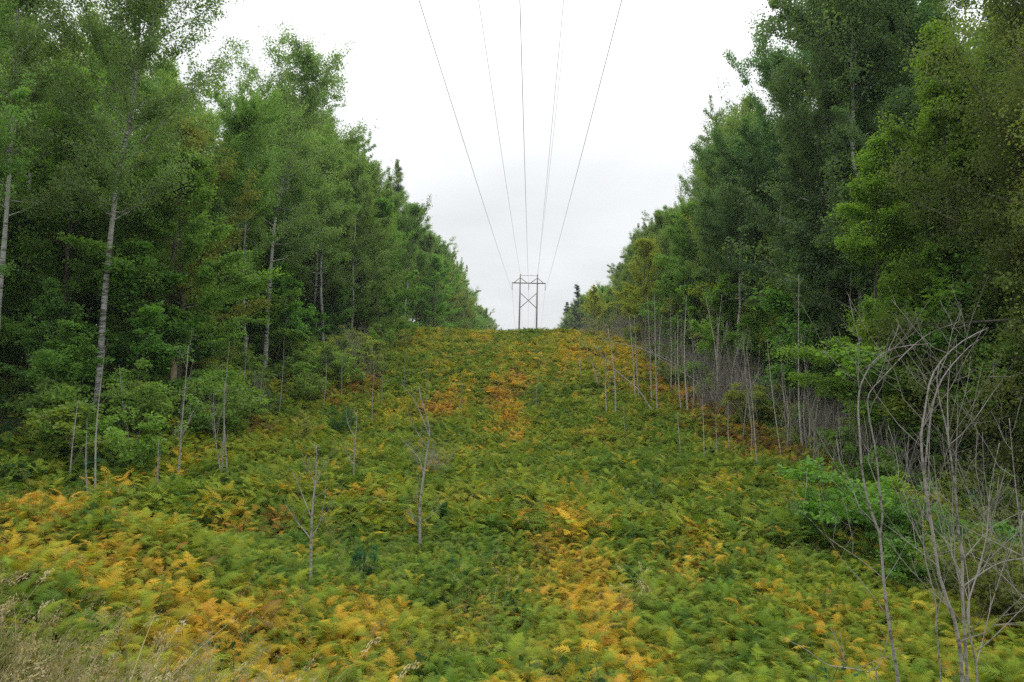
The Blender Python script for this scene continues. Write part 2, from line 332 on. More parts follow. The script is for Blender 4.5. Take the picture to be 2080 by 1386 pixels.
F1 = [fern_proto(200+i, 1, 5) for i in range(6)]
F2 = [fern_proto(300+i, 2, 6, (.3, .6), (.45, .7)) for i in range(6)]

# golden, orange and rusty patches as they grow on the slope: image px, py, radius px, hue, strength
PATCH = [(60,1020,70,.6,.8),(130,1090,95,.58,.9),(250,1120,85,.6,.9),(330,1170,90,.62,1),(420,1230,100,.6,1),(520,1240,90,.62,1),(640,1230,95,.63,1),(730,1230,80,.64,1),
 (330,1250,60,.6,.7),(540,1340,90,.6,1),(610,1370,70,.66,.9),(320,1290,60,.55,.7),(1130,1060,75,.62,.9),(1180,1120,75,.62,.9),(1100,1170,55,.56,.8),(1220,1190,60,.64,.9),(1250,1250,70,.66,.8),
 (1300,1290,55,.72,.8),(1050,1360,60,.64,.8),(1150,1340,70,.62,.7),(1320,1370,70,.64,.8),(1385,1120,45,.62,.9),(800,1310,60,.66,.7),(850,1370,60,.68,.7),(1420,1080,35,.6,.6),(950,1230,50,.5,.6),(20,990,40,.74,.8),
 (1060,722,60,.58,.6),(1155,715,70,.6,.8),(1230,720,75,.6,.85),(1300,735,60,.62,.7),(1370,700,60,.62,.8),(1250,690,70,.6,.8),(1150,680,60,.56,.6),(1020,690,80,.5,.4),(850,680,80,.56,.8),(960,676,60,.56,.6),
 (1015,800,40,.8,.9),(930,785,45,.56,.7),(1055,770,30,.8,.7),(900,815,35,.8,.8),(1040,830,35,.72,.7),(1060,875,25,.7,.6),(1000,870,25,.6,.5),(780,840,40,.5,.4),(900,745,40,.6,.4),
 (1500,870,70,.93,.5),(1600,905,60,.95,.6),(1420,800,70,.92,.4),(1340,790,50,.92,.3),(700,780,70,.92,.35),(560,850,50,.92,.3),(1530,770,30,.66,.5),(300,960,60,.62,.4),(450,1040,60,.56,.5),(560,1050,30,.85,.6),
 (1700,1260,60,.58,.5),(1720,1300,50,.66,.6),(1560,1170,40,.6,.5)]
PW = []
for px, py, r_, h_, s_ in PATCH:
    c = at(px, py, .55); rr = r_/FPX*c[1]; nxt = at(px, py-r_*.8, .55)
    PW.append((c[0], c[1], rr, max(rr, min(abs(nxt[1]-c[1]), 14)), h_, s_))
rh = np.random.default_rng(404)
def hue_map(x, y):
    h = .05+.27*fbm(x*.33+3, y*.33)+.2*(vnoise(x*1.3, y*1.3)-.5)
    w_ = sm(0, 14, 20-y)*.06; h = h+w_
    for cx, cy_, rx, ry, hh, s_ in PW:
        d2 = ((x-cx)/rx)**2+((y-cy_)/ry)**2
        wgt = np.clip(s_*1.15*np.exp(-d2*1.8)*(.2+1.5*vnoise(x*1.1+cx, y*1.1+cy_)), 0, 1)
        pick = rh.random(len(x)) < wgt*1.15; h = np.where(pick, hh-.03-np.abs(rh.normal(0, .10, len(x)))*(hh < .8)+rh.normal(0, .04, len(x)), h+wgt*.12*(hh > .45))
    return h
def in_view(P, mx=350):
    q = project(P); return (q[:, 2] > .5) & (q[:, 0] > -mx) & (q[:, 0] < 2080+mx) & (q[:, 1] < 1386+700)
GA, GB = at(-20, 1205, .65), at(450, 1400, .65)          # upper edge of the dry grass at the verge
def grass_side(x, y): return (GB[0]-GA[0])*(y-GA[1])-(GB[1]-GA[1])*(x-GA[0])   # > 0 beyond the edge
def ring(y0, y1, dens, xl, xr, seed):
    r = np.random.default_rng(seed); n_ = int((y1-y0)*(xr-xl)*dens); x = r.uniform(xl, xr, n_); y = r.uniform(y0, y1, n_)
    return x, y, r
def place_ferns(name, protos, y0, y1, dens, xl, xr, seed, s0=(.75, 1.2)):
    x, y, r = ring(y0, y1, dens, xl, xr, seed)
    edge = 14.2+2.2*(vnoise(y*.3, x*0+seed)-.5)*2
    keep = (np.abs(x) < edge) & ((grass_side(x, y) > -.3*r.random(len(x))) | (y > 9))
    hole = fbm(x*.8+5, y*.8+2); keep &= (hole > .22)
    x, y = x[keep], y[keep]; P = np.stack([x, y, gz(x, y)], 1); v = in_view(P); P = P[v]; x, y = x[v], y[v]; n_ = len(x)
    h = np.clip(hue_map(x, y)+r.normal(0, .075, n_)+(r.random(n_) < .08)*r.uniform(.1, .4, n_), .02, .98)
    s = r.uniform(*s0, n_)*(.8+.5*fbm(x*.6+9, y*.6))
    rot = np.stack([r.normal(0, .12, n_), r.normal(0, .12, n_), r.uniform(0, 6.28, n_)], 1)
    return scatter(name, protos, P, rot, s, r.integers(0, len(protos), n_), h, np.clip(r.normal(.5, .25, n_), 0, 1))
tag(place_ferns('fern_carpet', F0, 2.5, 15, 78, -15, 14, 1, (.25, .47)), 'green and golden bracken ferns carpeting the near slope')
tag(place_ferns('fern_carpet', F1, 15, 40, 28, -16, 16, 2, (.38, .66)), 'mostly green bracken ferns across the hollow')
tag(place_ferns('fern_carpet', F2, 40, 112, 10, -16, 16, 3, (.6, .95)), 'green and orange bracken ferns climbing to the crest')

# low leafy herbs between the ferns and under the wood
def herb_proto(seed, n_, size, H, spread):
    r = np.random.default_rng(seed); g = Geo(); 
    for s_ in range(4):
        b = np.array([r.normal()*spread*.4, r.normal()*spread*.4, -.03]); tp = b+np.array([r.normal()*spread*.5, r.normal()*spread*.5, H*r.uniform(.7, 1.1)])
        tube(g, np.stack([b, (b+tp)/2+r.normal(size=3)*.02, tp]), [.006, .005, .003], 3, .3)
        tt = r.uniform(.25, 1, n_)[:, None]; C = b*(1-tt)+tp*tt+r.normal(size=(n_, 3))*spread*np.array([.45, .45, .2])
        leaves(g, C, size, r, 1.2, .75, np.clip(r.normal(.5, .3, n_), 0, 1))
    return g.mesh('herb_plant', M_HERB)
HB = [herb_proto(i, 14, .12, .5, .22) for i in range(3)]+[herb_proto(10+i, 22, .075, .6, .25) for i in range(3)]
x, y, r = ring(4, 60, 1.6, -22, 19, 5)
edge_w = sm(9, 14, np.abs(x))
keep = (r.random(len(x)) < .28+.72*edge_w) & (grass_side(x, y) > 0)
x, y = x[keep], y[keep]; P = np.stack([x, y, gz(x, y)], 1); v = in_view(P); P = P[v]; n_ = len(P)
hb = scatter('undergrowth', HB, P, np.stack([r.normal(0, .15, n_), r.normal(0, .15, n_), r.uniform(0, 6.28, n_)], 1), r.uniform(.8, 1.5, n_)*np.where(np.abs(P[:, 0]) > 11, 1.25, .7), r.integers(0, 6, n_), np.clip(r.normal(.3, .25, n_), 0, 1), r.random(n_))
tag(hb, 'low broad-leaved green plants among the ferns and at the forest foot')

# dry grass on the verge
def grass_proto(seed):
    r = np.random.default_rng(seed); g = Geo()
    for b_ in range(11):
        b = np.array([r.normal()*.07, r.normal()*.07, -.03]); H = r.uniform(.5, 1.15); az = r.uniform(0, 6.28)
        d = np.array([math.cos(az), math.sin(az), 0])*r.uniform(.1, .6)+np.array([.22, 0, 0]); s_ = np.linspace(0, 1, 5)[:, None]
        P_ = b+np.array([0, 0, 1.])*H*s_*(1-.12*s_)+d*H*s_**2
        head = b_ % 2 == 0
        wd = np.array([-d[1], d[0], 0])/max(np.linalg.norm(d[:2]), .01)
        wv = (.0025 if head else .005)*(1-s_**2*.8)
        V = np.concatenate([P_-wd*wv, P_+wd*wv]); q = np.array([[i_, i_+1, i_+6, i_+5] for i_ in range(4)])
        g.add(V, q, None, r.uniform(.55, .75) if head else r.uniform(0, .5))
        if head:
            n_ = 36; tt = r.uniform(0, 1, n_)[:, None]; top = P_[-1]; dirn = unit(P_[-1]-P_[-2])
            C = top-dirn*.16*tt+r.normal(size=(n_, 3))*.012+(tt*(1-tt))*r.normal(size=(n_, 3))*.07
            a_ = unit(dirn+r.normal(size=(n_, 3))*.35); bb = unit(np.cross(a_, r.normal(size=(n_, 3)))); s1 = r.uniform(.009, .018, n_)[:, None]
            V = np.stack([C-a_*s1, C+bb*s1*.3, C+a_*s1, C-bb*s1*.3], 1).reshape(-1, 3)
            g.add(V, np.arange(n_*4).reshape(n_, 4), None, r.uniform(.7, 1, n_))
    return g.mesh('grass_tuft', M_GRASS)
GP = [grass_proto(i) for i in range(6)]
x, y, r = ring(1.0, 10, 42, -12, -1.2, 8)
gs = grass_side(x, y)/np.linalg.norm(GB-GA)
keep = (gs < r.normal(.0, .25, len(x))-.1) & (r.random(len(x)) < np.clip(.75-gs*.5, .25, 1))
x, y = x[keep], y[keep]; P = np.stack([x, y, gz(x, y)], 1); v = in_view(P, 500); P = P[v]; n_ = len(P)
tag(scatter('dry_grass', GP, P, np.stack([r.normal(0, .15, n_), r.normal(.12, .15, n_), r.normal(0, .8, n_)], 1), r.uniform(.7, 1.1, n_), r.integers(0, 6, n_), np.clip(r.normal(.5, .16, n_), .1, .9), r.random(n_)), 'tall dry grass with pale purple-brown seed heads on the verge')

x, y, r = ring(4.5, 24, 1.5, -12, 12, 9)
keep = (fbm(x*.35+2, y*.35+8) > .5) & (grass_side(x, y) > 0); x, y = x[keep], y[keep]; P = np.stack([x, y, gz(x, y)], 1); P = P[in_view(P)]; n_ = len(P)
tag(scatter('grass', GP, P, np.stack([r.normal(0, .2, n_), r.normal(.1, .2, n_), r.uniform(0, 6.28, n_)], 1), r.uniform(.6, .95, n_), r.integers(0, 6, n_), np.clip(r.normal(.25, .2, n_), 0, .8), r.random(n_)), 'thin grass blades growing up between the near ferns')
# ------------------------------------------------------------------ trees
def tree_mesh(seed, H=20., cb=.32, Rr=3., nprim=46, nsec=6, nleaf=42000, ls=.1, clump=.3, e0=.15, e1=1.15, flat=1., r0=.17, lean=(0, 0), wob=.25, bark=M_ASPEN,
              prof='aspen', up=.5, aspect=.8, lmat=M_LEAF, trunk_pts=None, curve=.35, low=0.0):
    r = np.random.default_rng(seed); n_ = 18; s = np.linspace(0, 1, n_)
    if trunk_pts is None:
        wx = np.cumsum(r.normal(0, wob/4, n_)); wy = np.cumsum(r.normal(0, wob/4, n_)); wx -= wx[0]; wy -= wy[0]
        T = np.stack([wx+lean[0]*s*H+0*s, wy+lean[1]*s*H, -.25+s*(H*.97+.25)], 1)
    else:
        T = smooth_path(trunk_pts, n_)
    rad = r0*((1-s)**.85*.93+.06)*(1+.45*np.exp(-s*28)); rad *= 1+r.normal(0, .03, n_)
    gt_ = Geo(); tube(gt_, T, rad, 10)
    gl_ = Geo()
    u = np.sort(r.uniform(0, 1, nprim)**.9)
    if low: u = np.concatenate([u])
    Cs = []; Ws = []
    for i_, ui in enumerate(u):
        sh = cb+(.985-cb)*ui
        b = np.array([np.interp(sh, s, T[:, c]) for c in range(3)]); rb = np.interp(sh, s, rad)
        az = i_*2.39996+r.normal()*.5
        if prof == 'aspen': pf = (.55+.45*math.sin(math.pi*min(1, .15+ui*.7)))*(1-ui**4.5)**.6
        elif prof == 'maple': pf = (.72+.28*math.sin(math.pi*min(1, ui*1.1)))*(1-ui**2.2)**.8
        else: pf = (1-ui)**.75
        Lp = max(.35, Rr*pf*r.uniform(.5, 1.3)); el = e0+(e1-e0)*ui+r.normal()*.15
        d = np.array([math.cos(az)*math.cos(el), math.sin(az)*math.cos(el), math.sin(el)])
        tt = np.linspace(0, 1, 5)[:, None]; bend = np.array([0, 0, curve])*Lp
        PP = b+d*Lp*tt+bend*tt**2+np.cumsum(r.normal(0, .03*Lp, (5, 3))*np.array([[0], [1], [1], [1], [1]]), 0)
        tube(gt_, PP, np.linspace(min(rb*.45, .012+.011*Lp), .006, 5), 4, .5, False)
        for j in range(nsec):
            tj = .25+.75*(j+r.uniform(.2, .9))/nsec if j < nsec-1 else 1.; tj = min(tj, 1.)
            bj = PP[0]*0+np.array([np.interp(tj, tt[:, 0], PP[:, c]) for c in range(3)])
            sd_ = unit(d+r.normal(size=3)*np.array([.75, .75, .5*flat])); Ls = Lp*r.uniform(.18, .42)*(1.15-.35*tj)
            P3 = np.stack([bj, bj+sd_*Ls*.55, bj+sd_*Ls+np.array([0, 0, curve*.3*Ls])])
            tube(gt_, P3, [.009, .006, .003], 3, .5, False)
            Cs.append(P3); Ws.append(Ls+.25)
    Ws = np.array(Ws); Ws = Ws*np.clip(r.gamma(1.6, .62, len(Ws)), .2, 1.9); cnt = r.multinomial(nleaf, Ws/Ws.sum())
    rep = np.repeat(np.arange(len(Cs)), cnt); CC = np.array(Cs)[rep]; tt = r.uniform(.0, 1.08, len(rep))[:, None]
    C = np.where(tt < .55, CC[:, 0]+(CC[:, 1]-CC[:, 0])*tt/.55, CC[:, 1]+(CC[:, 2]-CC[:, 1])*(tt-.55)/.45)
    cl = clump*r.uniform(.5, 1.3, len(Cs))[rep][:, None]
    C = C+unit(r.normal(size=C.shape))*np.where(r.random((len(C), 1)) < .86, np.cbrt(r.random((len(C), 1)))*1.7, np.abs(r.normal(0, 1.9, (len(C), 1))))*cl*np.array([1, 1, flat])
    C[:, 2] = np.maximum(C[:, 2], .15)
    ct = r.uniform(-.22, .22, len(Cs))[rep]
    leaves(gl_, C, ls, r, up, aspect, np.clip(r.beta(2, 2, len(C))+ct, 0, 1))
    return gt_.mesh('trunk', bark, True), gl_.mesh('crown', lmat)
PR = {}
PR['aspen'] = [tree_mesh(11+i, 20, .20+.07*i, 3.9, 46, 9, 64000, .11, .23, r0=.13, flat=.9, up=.9, e0=.25) for i in range(3)]
PR['birch'] = [tree_mesh(21+i, 18, .18, 3.6, 46, 8, 48000, .105, .22, up=.9, flat=.9, e0=.35, e1=1.2, r0=.12, bark=M_BIRCH, curve=.1) for i in range(2)]
PR['maple'] = [tree_mesh(31+i, 14, .08, 4.1, 48, 10, 54000, .12, .24, e0=.15, e1=1.05, flat=.7, r0=.14, bark=M_DARKBARK, prof='maple', up=1.1, curve=.15) for i in range(3)]
PR['oak'] = [tree_mesh(41+i, 18, .07, 4.4, 56, 9, 62000, .115, .30, e0=.0, e1=1.0, r0=.19, bark=M_DARKBARK, prof='maple', up=.7, curve=.1) for i in range(2)]
PR['young'] = [tree_mesh(51+i, 6, .10, 1.7, 24, 6, 11000, .12, .19, e0=.2, e1=1., flat=.65, r0=.045, bark=M_DARKBARK, prof='maple', up=1.4, curve=.1) for i in range(4)]
PR['pine'] = [tree_mesh(61+i, 20, .3, 3.2, 40, 6, 22000, .22, .28, e0=.0, e1=.6, flat=.5, r0=.2, bark=M_DARKBARK, prof='cone', up=.4, aspect=.18, lmat=M_NEEDLE, curve=.15) for i in range(2)]
PR['shrub'] = []
def shrub_mesh(seed, H, W, ns, nl, ls):
    r = np.random.default_rng(seed); gt_ = Geo(); gl_ = Geo(); Cs = []
    for i_ in range(ns):
        az = r.uniform(0, 6.28); sp = W*r.uniform(.15, 1.); h = H*r.uniform(.55, 1.)*(1-.35*(sp/W)**2)
        P_ = np.stack([[r.normal()*.08, r.normal()*.08, -.1], [math.cos(az)*sp*.45, math.sin(az)*sp*.45, h*.6], [math.cos(az)*sp, math.sin(az)*sp, h]])
        P_ = smooth_path(P_, 5); tube(gt_, P_, [.016, .013, .010, .007, .004], 4, .5, False)
        for j in range(4):
            tj = r.integers(1, 5); b = P_[tj]; e_ = b+unit(r.normal(size=3)+np.array([math.cos(az)*.5, math.sin(az)*.5, .4]))*r.uniform(.2, .45)*W*.7
            tube(gt_, np.stack([b, (b+e_)/2, e_]), [.006, .004, .002], 3, .5, False); Cs.append((b, e_))
    Cs = np.array(Cs); rep = r.integers(0, len(Cs), nl); tt = r.uniform(.1, 1.1, nl)[:, None]
    C = Cs[rep, 0]*(1-tt)+Cs[rep, 1]*tt+r.normal(size=(nl, 3))*np.array([.09, .09, .05])*W; C[:, 2] = np.maximum(C[:, 2], .05)
    leaves(gl_, C, ls, r, 1.2, .75, np.clip(r.beta(2, 2, nl)+r.uniform(-.2, .2, len(Cs))[rep], 0, 1))
    return gt_.mesh('stem', M_DARKBARK, True), gl_.mesh('foliage', M_LEAF)
PR['shrub'] = [shrub_mesh(71+i, 1.9, 1.05, 12, 2600, .095) for i in range(5)]

COL = {'aspen': (.105, .165, .055), 'aspen_dark': (.070, .125, .055), 'birch': (.115, .165, .052), 'maple': (.095, .175, .036), 'oak': (.10, .145, .04),
       'yellow': (.17, .18, .03), 'gold': (.19, .19, .035), 'young': (.07, .15, .03), 'pine': (.045, .07, .042), 'shrub': (.065, .125, .028)}
SKL = np.array([(-400,-260),(0,-200),(250,-130),(300,-60),(340,10),(385,45),(410,90),(440,170),(455,225),(480,215),(520,180),(560,135),(620,118),(680,180),(705,250),(740,285),(790,325),(830,365),(858,405),(870,455),(905,470),(925,520),(950,560),(985,610),(1008,645),(1030,660)], float)
SKR = np.array([(1110,660),(1138,650),(1150,605),(1170,578),(1195,572),(1240,535),(1270,475),(1300,435),(1335,392),(1380,385),(1410,320),(1425,285),(1450,225),(1480,120),(1520,65),(1570,5),(1640,-60),(1800,-140),(2500,-260)], float)
def tree_height(x, y, side):
    z0 = float(gz(x, y)); zs = np.linspace(z0+2, z0+27, 120); q = project(np.stack([np.full(120, x), np.full(120, y), zs], 1))
    sk = SKL if side < 0 else SKR
    pxs = q[:, 0]+(-side)*1.7*FPX/y
    lim = np.maximum(np.interp(pxs, sk[:, 0], sk[:, 1]), np.interp(q[:, 0], sk[:, 0], sk[:, 1])+(8 if side < 0 else 25)); ok = np.nonzero(q[:, 1] > lim)[0]
    return (zs[ok[-1]] if len(ok) else zs[0])-z0
HREF = {'aspen': 20, 'birch': 18, 'maple': 14, 'oak': 18, 'young': 6, 'pine': 20, 'shrub': 1.9}
NAMES = {'aspen': 'aspen_tree', 'birch': 'birch_tree', 'maple': 'maple_tree', 'oak': 'oak_tree', 'young': 'young_tree', 'pine': 'pine_tree', 'shrub': 'shrub'}
def put(kind, x, y, H, color, label, group, cat='tree', widen=1., meshes=None, rz=None, bark=(1, 1, 1), z=None):
    me = meshes or PR[kind][rng.integers(len(PR[kind]))]; s_ = H/HREF[kind]; jit = rng.uniform(.85, 1.18)
    col_ = tuple(np.array(color)*jit*rng.uniform(.93, 1.07, 3))
    t_ = thing(NAMES[kind], label, cat, (x, y, float(gz(x, y)) if z is None else z), rng.uniform(0, 6.28) if rz is None else rz, group, (s_*widen, s_*widen, s_))
    p1, p2 = ('stem', 'foliage') if kind == 'shrub' else ('trunk', 'crown')
    link(p1, me[0], t_, bark); link(p2, me[1], t_, col_)
    return t_
USED = []
ORD = ['first','second','third','fourth','fifth','sixth','seventh','eighth','ninth','tenth','eleventh','twelfth','thirteenth','fourteenth','fifteenth','sixteenth','seventeenth','eighteenth','nineteenth','twentieth']
def ordinal(n_):
    if n_ >= 99: return 'hundredth' if n_ == 99 else 'hundred and '+ordinal(n_-100)
    if n_ < 20: return ORD[n_]
    t_ = ['twenty','thirty','forty','fifty','sixty','seventy','eighty','ninety'][(n_+1)//10-2]; u_ = (n_+1) % 10
    return (t_[:-1]+'ieth') if u_ == 0 else t_+'-'+ORD[u_-1]

# --- trees that stand out at the left edge, each with its own trunk line
def special(kind, pts, y, H, label, color, cb, Rr, nleaf, r0, bark, nprim=50, ls=.09, clump=.28, seed=0, lean_y=0., **kw):
    b = at_depth(*pts[0], y); z0 = float(gz(b[0], y)); W = [at_depth(px, py, y) for px, py in pts]
    W = np.array(W)-np.array([b[0], y, z0]); W[0] = (W[0][0], 0, -.25)
    W[:, 1] += np.linspace(0, lean_y, len(W))
    me = tree_mesh(900+seed, H, cb, Rr, nprim, 9, nleaf, ls, clump*.8, r0=r0, bark=bark, trunk_pts=W, **kw)
    t_ = thing(NAMES[kind], label, 'tree', (b[0], y, z0), 0, 'trees of the left forest edge' if b[0] < 0 else 'trees of the right forest edge')
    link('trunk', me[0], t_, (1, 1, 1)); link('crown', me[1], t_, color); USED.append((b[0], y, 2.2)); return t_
special('aspen', [(190,900),(200,780),(213,600),(228,450),(245,330),(265,240),(278,120),(287,0),(292,-120)], 25, 18, 'tall aspen with banded grey trunk standing nearest at the left clearing edge', (.11,.165,.065), .33, 3.6, 66000, .125, M_ASPEN, 60, .085, .26, 1)
special('birch', [(-14,820),(-5,640),(8,500),(18,360),(28,180),(35,50),(42,-90)], 23, 17, 'slim white-barked birch whose trunk runs up the left border of the photo', (.11,.16,.065), .40, 3.2, 48000, .11, M_BIRCH, 44, .085, .25, 2)
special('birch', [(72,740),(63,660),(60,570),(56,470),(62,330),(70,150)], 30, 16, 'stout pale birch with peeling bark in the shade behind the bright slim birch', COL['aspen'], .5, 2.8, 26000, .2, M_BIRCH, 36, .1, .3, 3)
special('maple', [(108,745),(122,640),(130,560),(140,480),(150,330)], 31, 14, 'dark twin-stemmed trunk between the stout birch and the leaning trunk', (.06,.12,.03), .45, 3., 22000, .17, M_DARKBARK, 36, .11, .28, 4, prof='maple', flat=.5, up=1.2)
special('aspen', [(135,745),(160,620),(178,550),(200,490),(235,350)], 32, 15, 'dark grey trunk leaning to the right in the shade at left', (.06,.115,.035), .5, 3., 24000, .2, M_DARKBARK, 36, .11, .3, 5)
special('aspen', [(537,775),(541,690),(546,600),(552,520),(562,430),(585,330),(610,220),(625,125)], 40, 19, 'straight aspen with banded trunk and tall open crown rising above its neighbours at left', (.12,.18,.07), .40, 3.9, 56000, .145, M_ASPEN, 54, .10, .30, 6)
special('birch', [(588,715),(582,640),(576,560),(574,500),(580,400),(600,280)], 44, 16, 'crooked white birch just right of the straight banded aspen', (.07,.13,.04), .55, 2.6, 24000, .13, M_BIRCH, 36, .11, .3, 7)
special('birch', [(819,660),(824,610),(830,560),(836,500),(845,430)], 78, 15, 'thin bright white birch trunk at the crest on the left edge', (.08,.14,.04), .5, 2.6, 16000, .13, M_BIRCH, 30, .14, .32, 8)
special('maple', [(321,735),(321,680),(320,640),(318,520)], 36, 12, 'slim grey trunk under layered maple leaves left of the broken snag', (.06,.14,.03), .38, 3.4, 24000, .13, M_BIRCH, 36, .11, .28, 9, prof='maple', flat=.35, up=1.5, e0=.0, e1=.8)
# right edge, near
def near(kind, px, y, H, label, color, widen=1., rz=None):
    p = at_depth(px, 700, y); USED.append((p[0], y, 2.0)); return put(kind, p[0], y, H, color, label, 'trees of the right forest edge', widen=widen, rz=rz)
PR['oak_near'] = [tree_mesh(81+i, 18, .06, 3.6, 80, 8, 95000, .075, .33, e0=-.1, e1=1.0, r0=.19, bark=M_DARKBARK, prof='maple', up=.7, curve=.1) for i in range(1)]
PR['maple_near'] = [tree_mesh(91, 14, .06, 3.2, 56, 9, 70000, .10, .26, e0=-.05, e1=.9, flat=.5, r0=.14, bark=M_DARKBARK, prof='maple', up=1.8, curve=.05)]
HREF['oak_near'] = 18; HREF['maple_near'] = 14; NAMES['oak_near'] = 'oak_tree'; NAMES['maple_near'] = 'maple_tree'
near('oak_near', 2120, 19, 20, 'dense olive green tree filling the right border of the photo', (.095,.125,.036), .88)
near('oak_near', 2330, 17, 19, 'olive tree cut by the right border of the photo', (.09,.115,.034), 1., 1.2)
near('maple_near', 1790, 23.5, 12, 'bright green layered maple left of the dense olive tree', (.12,.205,.03), .85)
near('maple_near', 1930, 22.5, 15.5, 'taller bright green maple behind the olive tree at right', (.11,.18,.03), .75, 2.)
near('aspen', 1680, 33, 22.5, 'tall dark green aspen with open crown against the sky at right', COL['aspen_dark'], .9)
near('aspen', 1760, 30, 22.5, 'tall dark aspen rising behind the layered maple at right', COL['aspen_dark'], 1.1)
near('aspen', 1590, 40, 21, 'dark green aspen with sparse top left of the tall dark aspen at right', COL['aspen_dark'], .85)
near('maple', 1305, 68, 11, 'low yellow-green tree at the foot of the right forest edge', (.17,.19,.028), .9)
near('maple', 1205, 100, 9, 'small golden-leaved tree at the far end of the right forest edge', COL['gold'], .9)
near('pine', 1168, 150, 17, 'dark grey-green pine standing alone at the far right end of the clearing', COL['pine'], .8)
near('pine', 1150, 175, 15, 'smaller dark pine beyond the lone pine at the far right', COL['pine'], .9)
near('pine', 1290, 100, 18, 'dark pine top poking above the far right trees', COL['pine'], .7)
near('pine', 795, 82, 21, 'dark pine top poking above the left skyline', COL['pine'], .7)

def free(x, y, d):
    return all((x-a)**2+(y-b)**2 > max(d, c)**2 for a, b, c in USED)
def row(side, xoff, xj, ylo, yhi, sp0, sp1, mix, front, names):
    y = ylo; n_ = 0
    while y < yhi:
        f = (y-20)/(280.)
        x = side*(xoff+rng.normal()*xj); yy = y+rng.uniform(-.6, .6)
        y += (sp0+(sp1-sp0)*np.clip(f, 0, 1))*rng.uniform(.75, 1.3)
        if not free(x, yy, 1.8): continue
        kind = rng.choice(list(mix), p=np.array(list(mix.values()))/sum(mix.values()))
        H = tree_height(x, yy, side)
        if front: H *= rng.choice([.97, .9, .8, .7], p=[.45, .3, .15, .1])
        else: H *= rng.uniform(.82, .97)
        base = kind
        c = COL[kind]
        if side > 0 and kind == 'aspen': c = COL['aspen_dark'] if yy < 60 else tuple(np.array(COL['aspen'])*.85)
        if side > 0 and kind == 'maple' and rng.random() < .3: c = COL['yellow']
        if side < 0 and rng.random() < .12: c = (.15, .17, .045)
        if kind in ('maple',): H = min(H, 15+rng.uniform(-3, 1))
        H = np.clip(H, 4, 25)
        sd_ = 'left' if side < 0 else 'right'
        nm = {'aspen': 'aspen', 'birch': 'birch', 'maple': 'maple', 'oak': 'broad-crowned tree', 'pine': 'pine'}[kind]
        if front: lab = '%s tree along the %s forest edge counted from the camera, a green %s' % (ordinal(n_), sd_, nm)
        else: lab = 'green %s deep in the %s wood behind the edge trees' % (nm, sd_)
        put(kind, x, yy, H, c, lab, 'trees of the %s forest edge' % sd_ if front else '%ss inside the %s wood' % (nm, sd_), widen=rng.uniform(.85, 1.12))
        USED.append((x, yy, 1.8)); n_ += 1
row(-1, 15.3, .9, 28, 300, 3.4, 7., {'aspen': 5, 'birch': 2, 'maple': 3, 'oak': 1.2}, True, 0)
row(-1, 19.5, 1.2, 20, 210, 3.6, 7., {'aspen': 5, 'maple': 4, 'oak': 1}, False, 0)
row(-1, 24., 1.4, 20, 120, 3.8, 6., {'aspen': 4, 'maple': 4, 'oak': 2}, False, 0)
row(-1, 29.5, 1.6, 24, 90, 4.2, 6., {'aspen': 3, 'maple': 4, 'oak': 3}, False, 0)
row(-1, 36., 2., 24, 60, 4.0, 6., {'maple': 4, 'oak': 3}, False, 0)
row(-1, 44., 3., 28, 80, 4.2, 6., {'maple': 4, 'oak': 3}, False, 0)
row(1, 14.3, .8, 28, 300, 3.4, 7., {'aspen': 5, 'birch': 1, 'maple': 3, 'oak': 2}, True, 0)
row(1, 18.5, 1.2, 19, 210, 3.6, 7., {'aspen': 5, 'maple': 4, 'oak': 2}, False, 0)
row(1, 23., 1.4, 19, 120, 3.8, 6., {'aspen': 4, 'maple': 4, 'oak': 2}, False, 0)
row(1, 28.5, 1.6, 22, 80, 4.2, 6., {'aspen': 3, 'maple': 4, 'oak': 3}, False, 0)
row(1, 35., 2., 26, 90, 4.5, 6., {'maple': 4, 'oak': 3}, False, 0)

# understory trees and shrubs at the foot of both edges
def band(kind, side, n_, xlo, xhi, ylo, yhi, Hr, colr, labf, group, cat, mind):
    pts = []; tries = 0
    while len(pts) < n_ and tries < 4000:
        tries += 1; x = side*rng.uniform(xlo, xhi); y = ylo+(yhi-ylo)*rng.random()**1.5
        q = project([(x, y, float(gz(x, y))+1)])[0]
        if q[0] < -120 or q[0] > 2200 or (abs(q[0]-350) < 55 and y < 28) or any(abs(q[0]-a_) < c_ and y < b_ for a_, b_, c_ in ((200, 25, 62), (540, 40, 34), (585, 44, 26), (-5, 23, 75), (64, 30, 40))): continue
        if all((x-a)**2+(y-b)**2 > mind**2 for a, b in pts): pts.append((x, y))
    pts.sort(key=lambda p: project([(p[0], p[1], 0)])[0][0])
    for i_, (x, y) in enumerate(pts):
        put(kind, x, y, rng.uniform(*Hr), colr[rng.integers(len(colr))], labf % ordinal(i_), group, cat, widen=rng.uniform(.85, 1.35))
GR = [(.085,.145,.03), (.08,.13,.03), (.095,.155,.032), (.14,.165,.034)]
band('shrub', -1, 90, 10.5, 19, 17, 62, (1.0, 2.3), GR, '%s leafy shrub from the left along the foot of the left forest', 'shrubs at the foot of the left forest', 'shrub', .85)
band('young', -1, 62, 14.4, 23, 22, 88, (3.2, 7.5), [(.08,.16,.038), (.075,.145,.04), (.09,.17,.036)], '%s young layered tree from the left under the left forest edge', 'young trees under the left forest edge', 'young tree', 1.35)
band('shrub', 1, 70, 9.5, 16.5, 12, 74, (.9, 2.3), GR+[(.14,.18,.03)], '%s leafy shrub from the left along the foot of the right forest', 'shrubs at the foot of the right forest', 'shrub', 1.0)
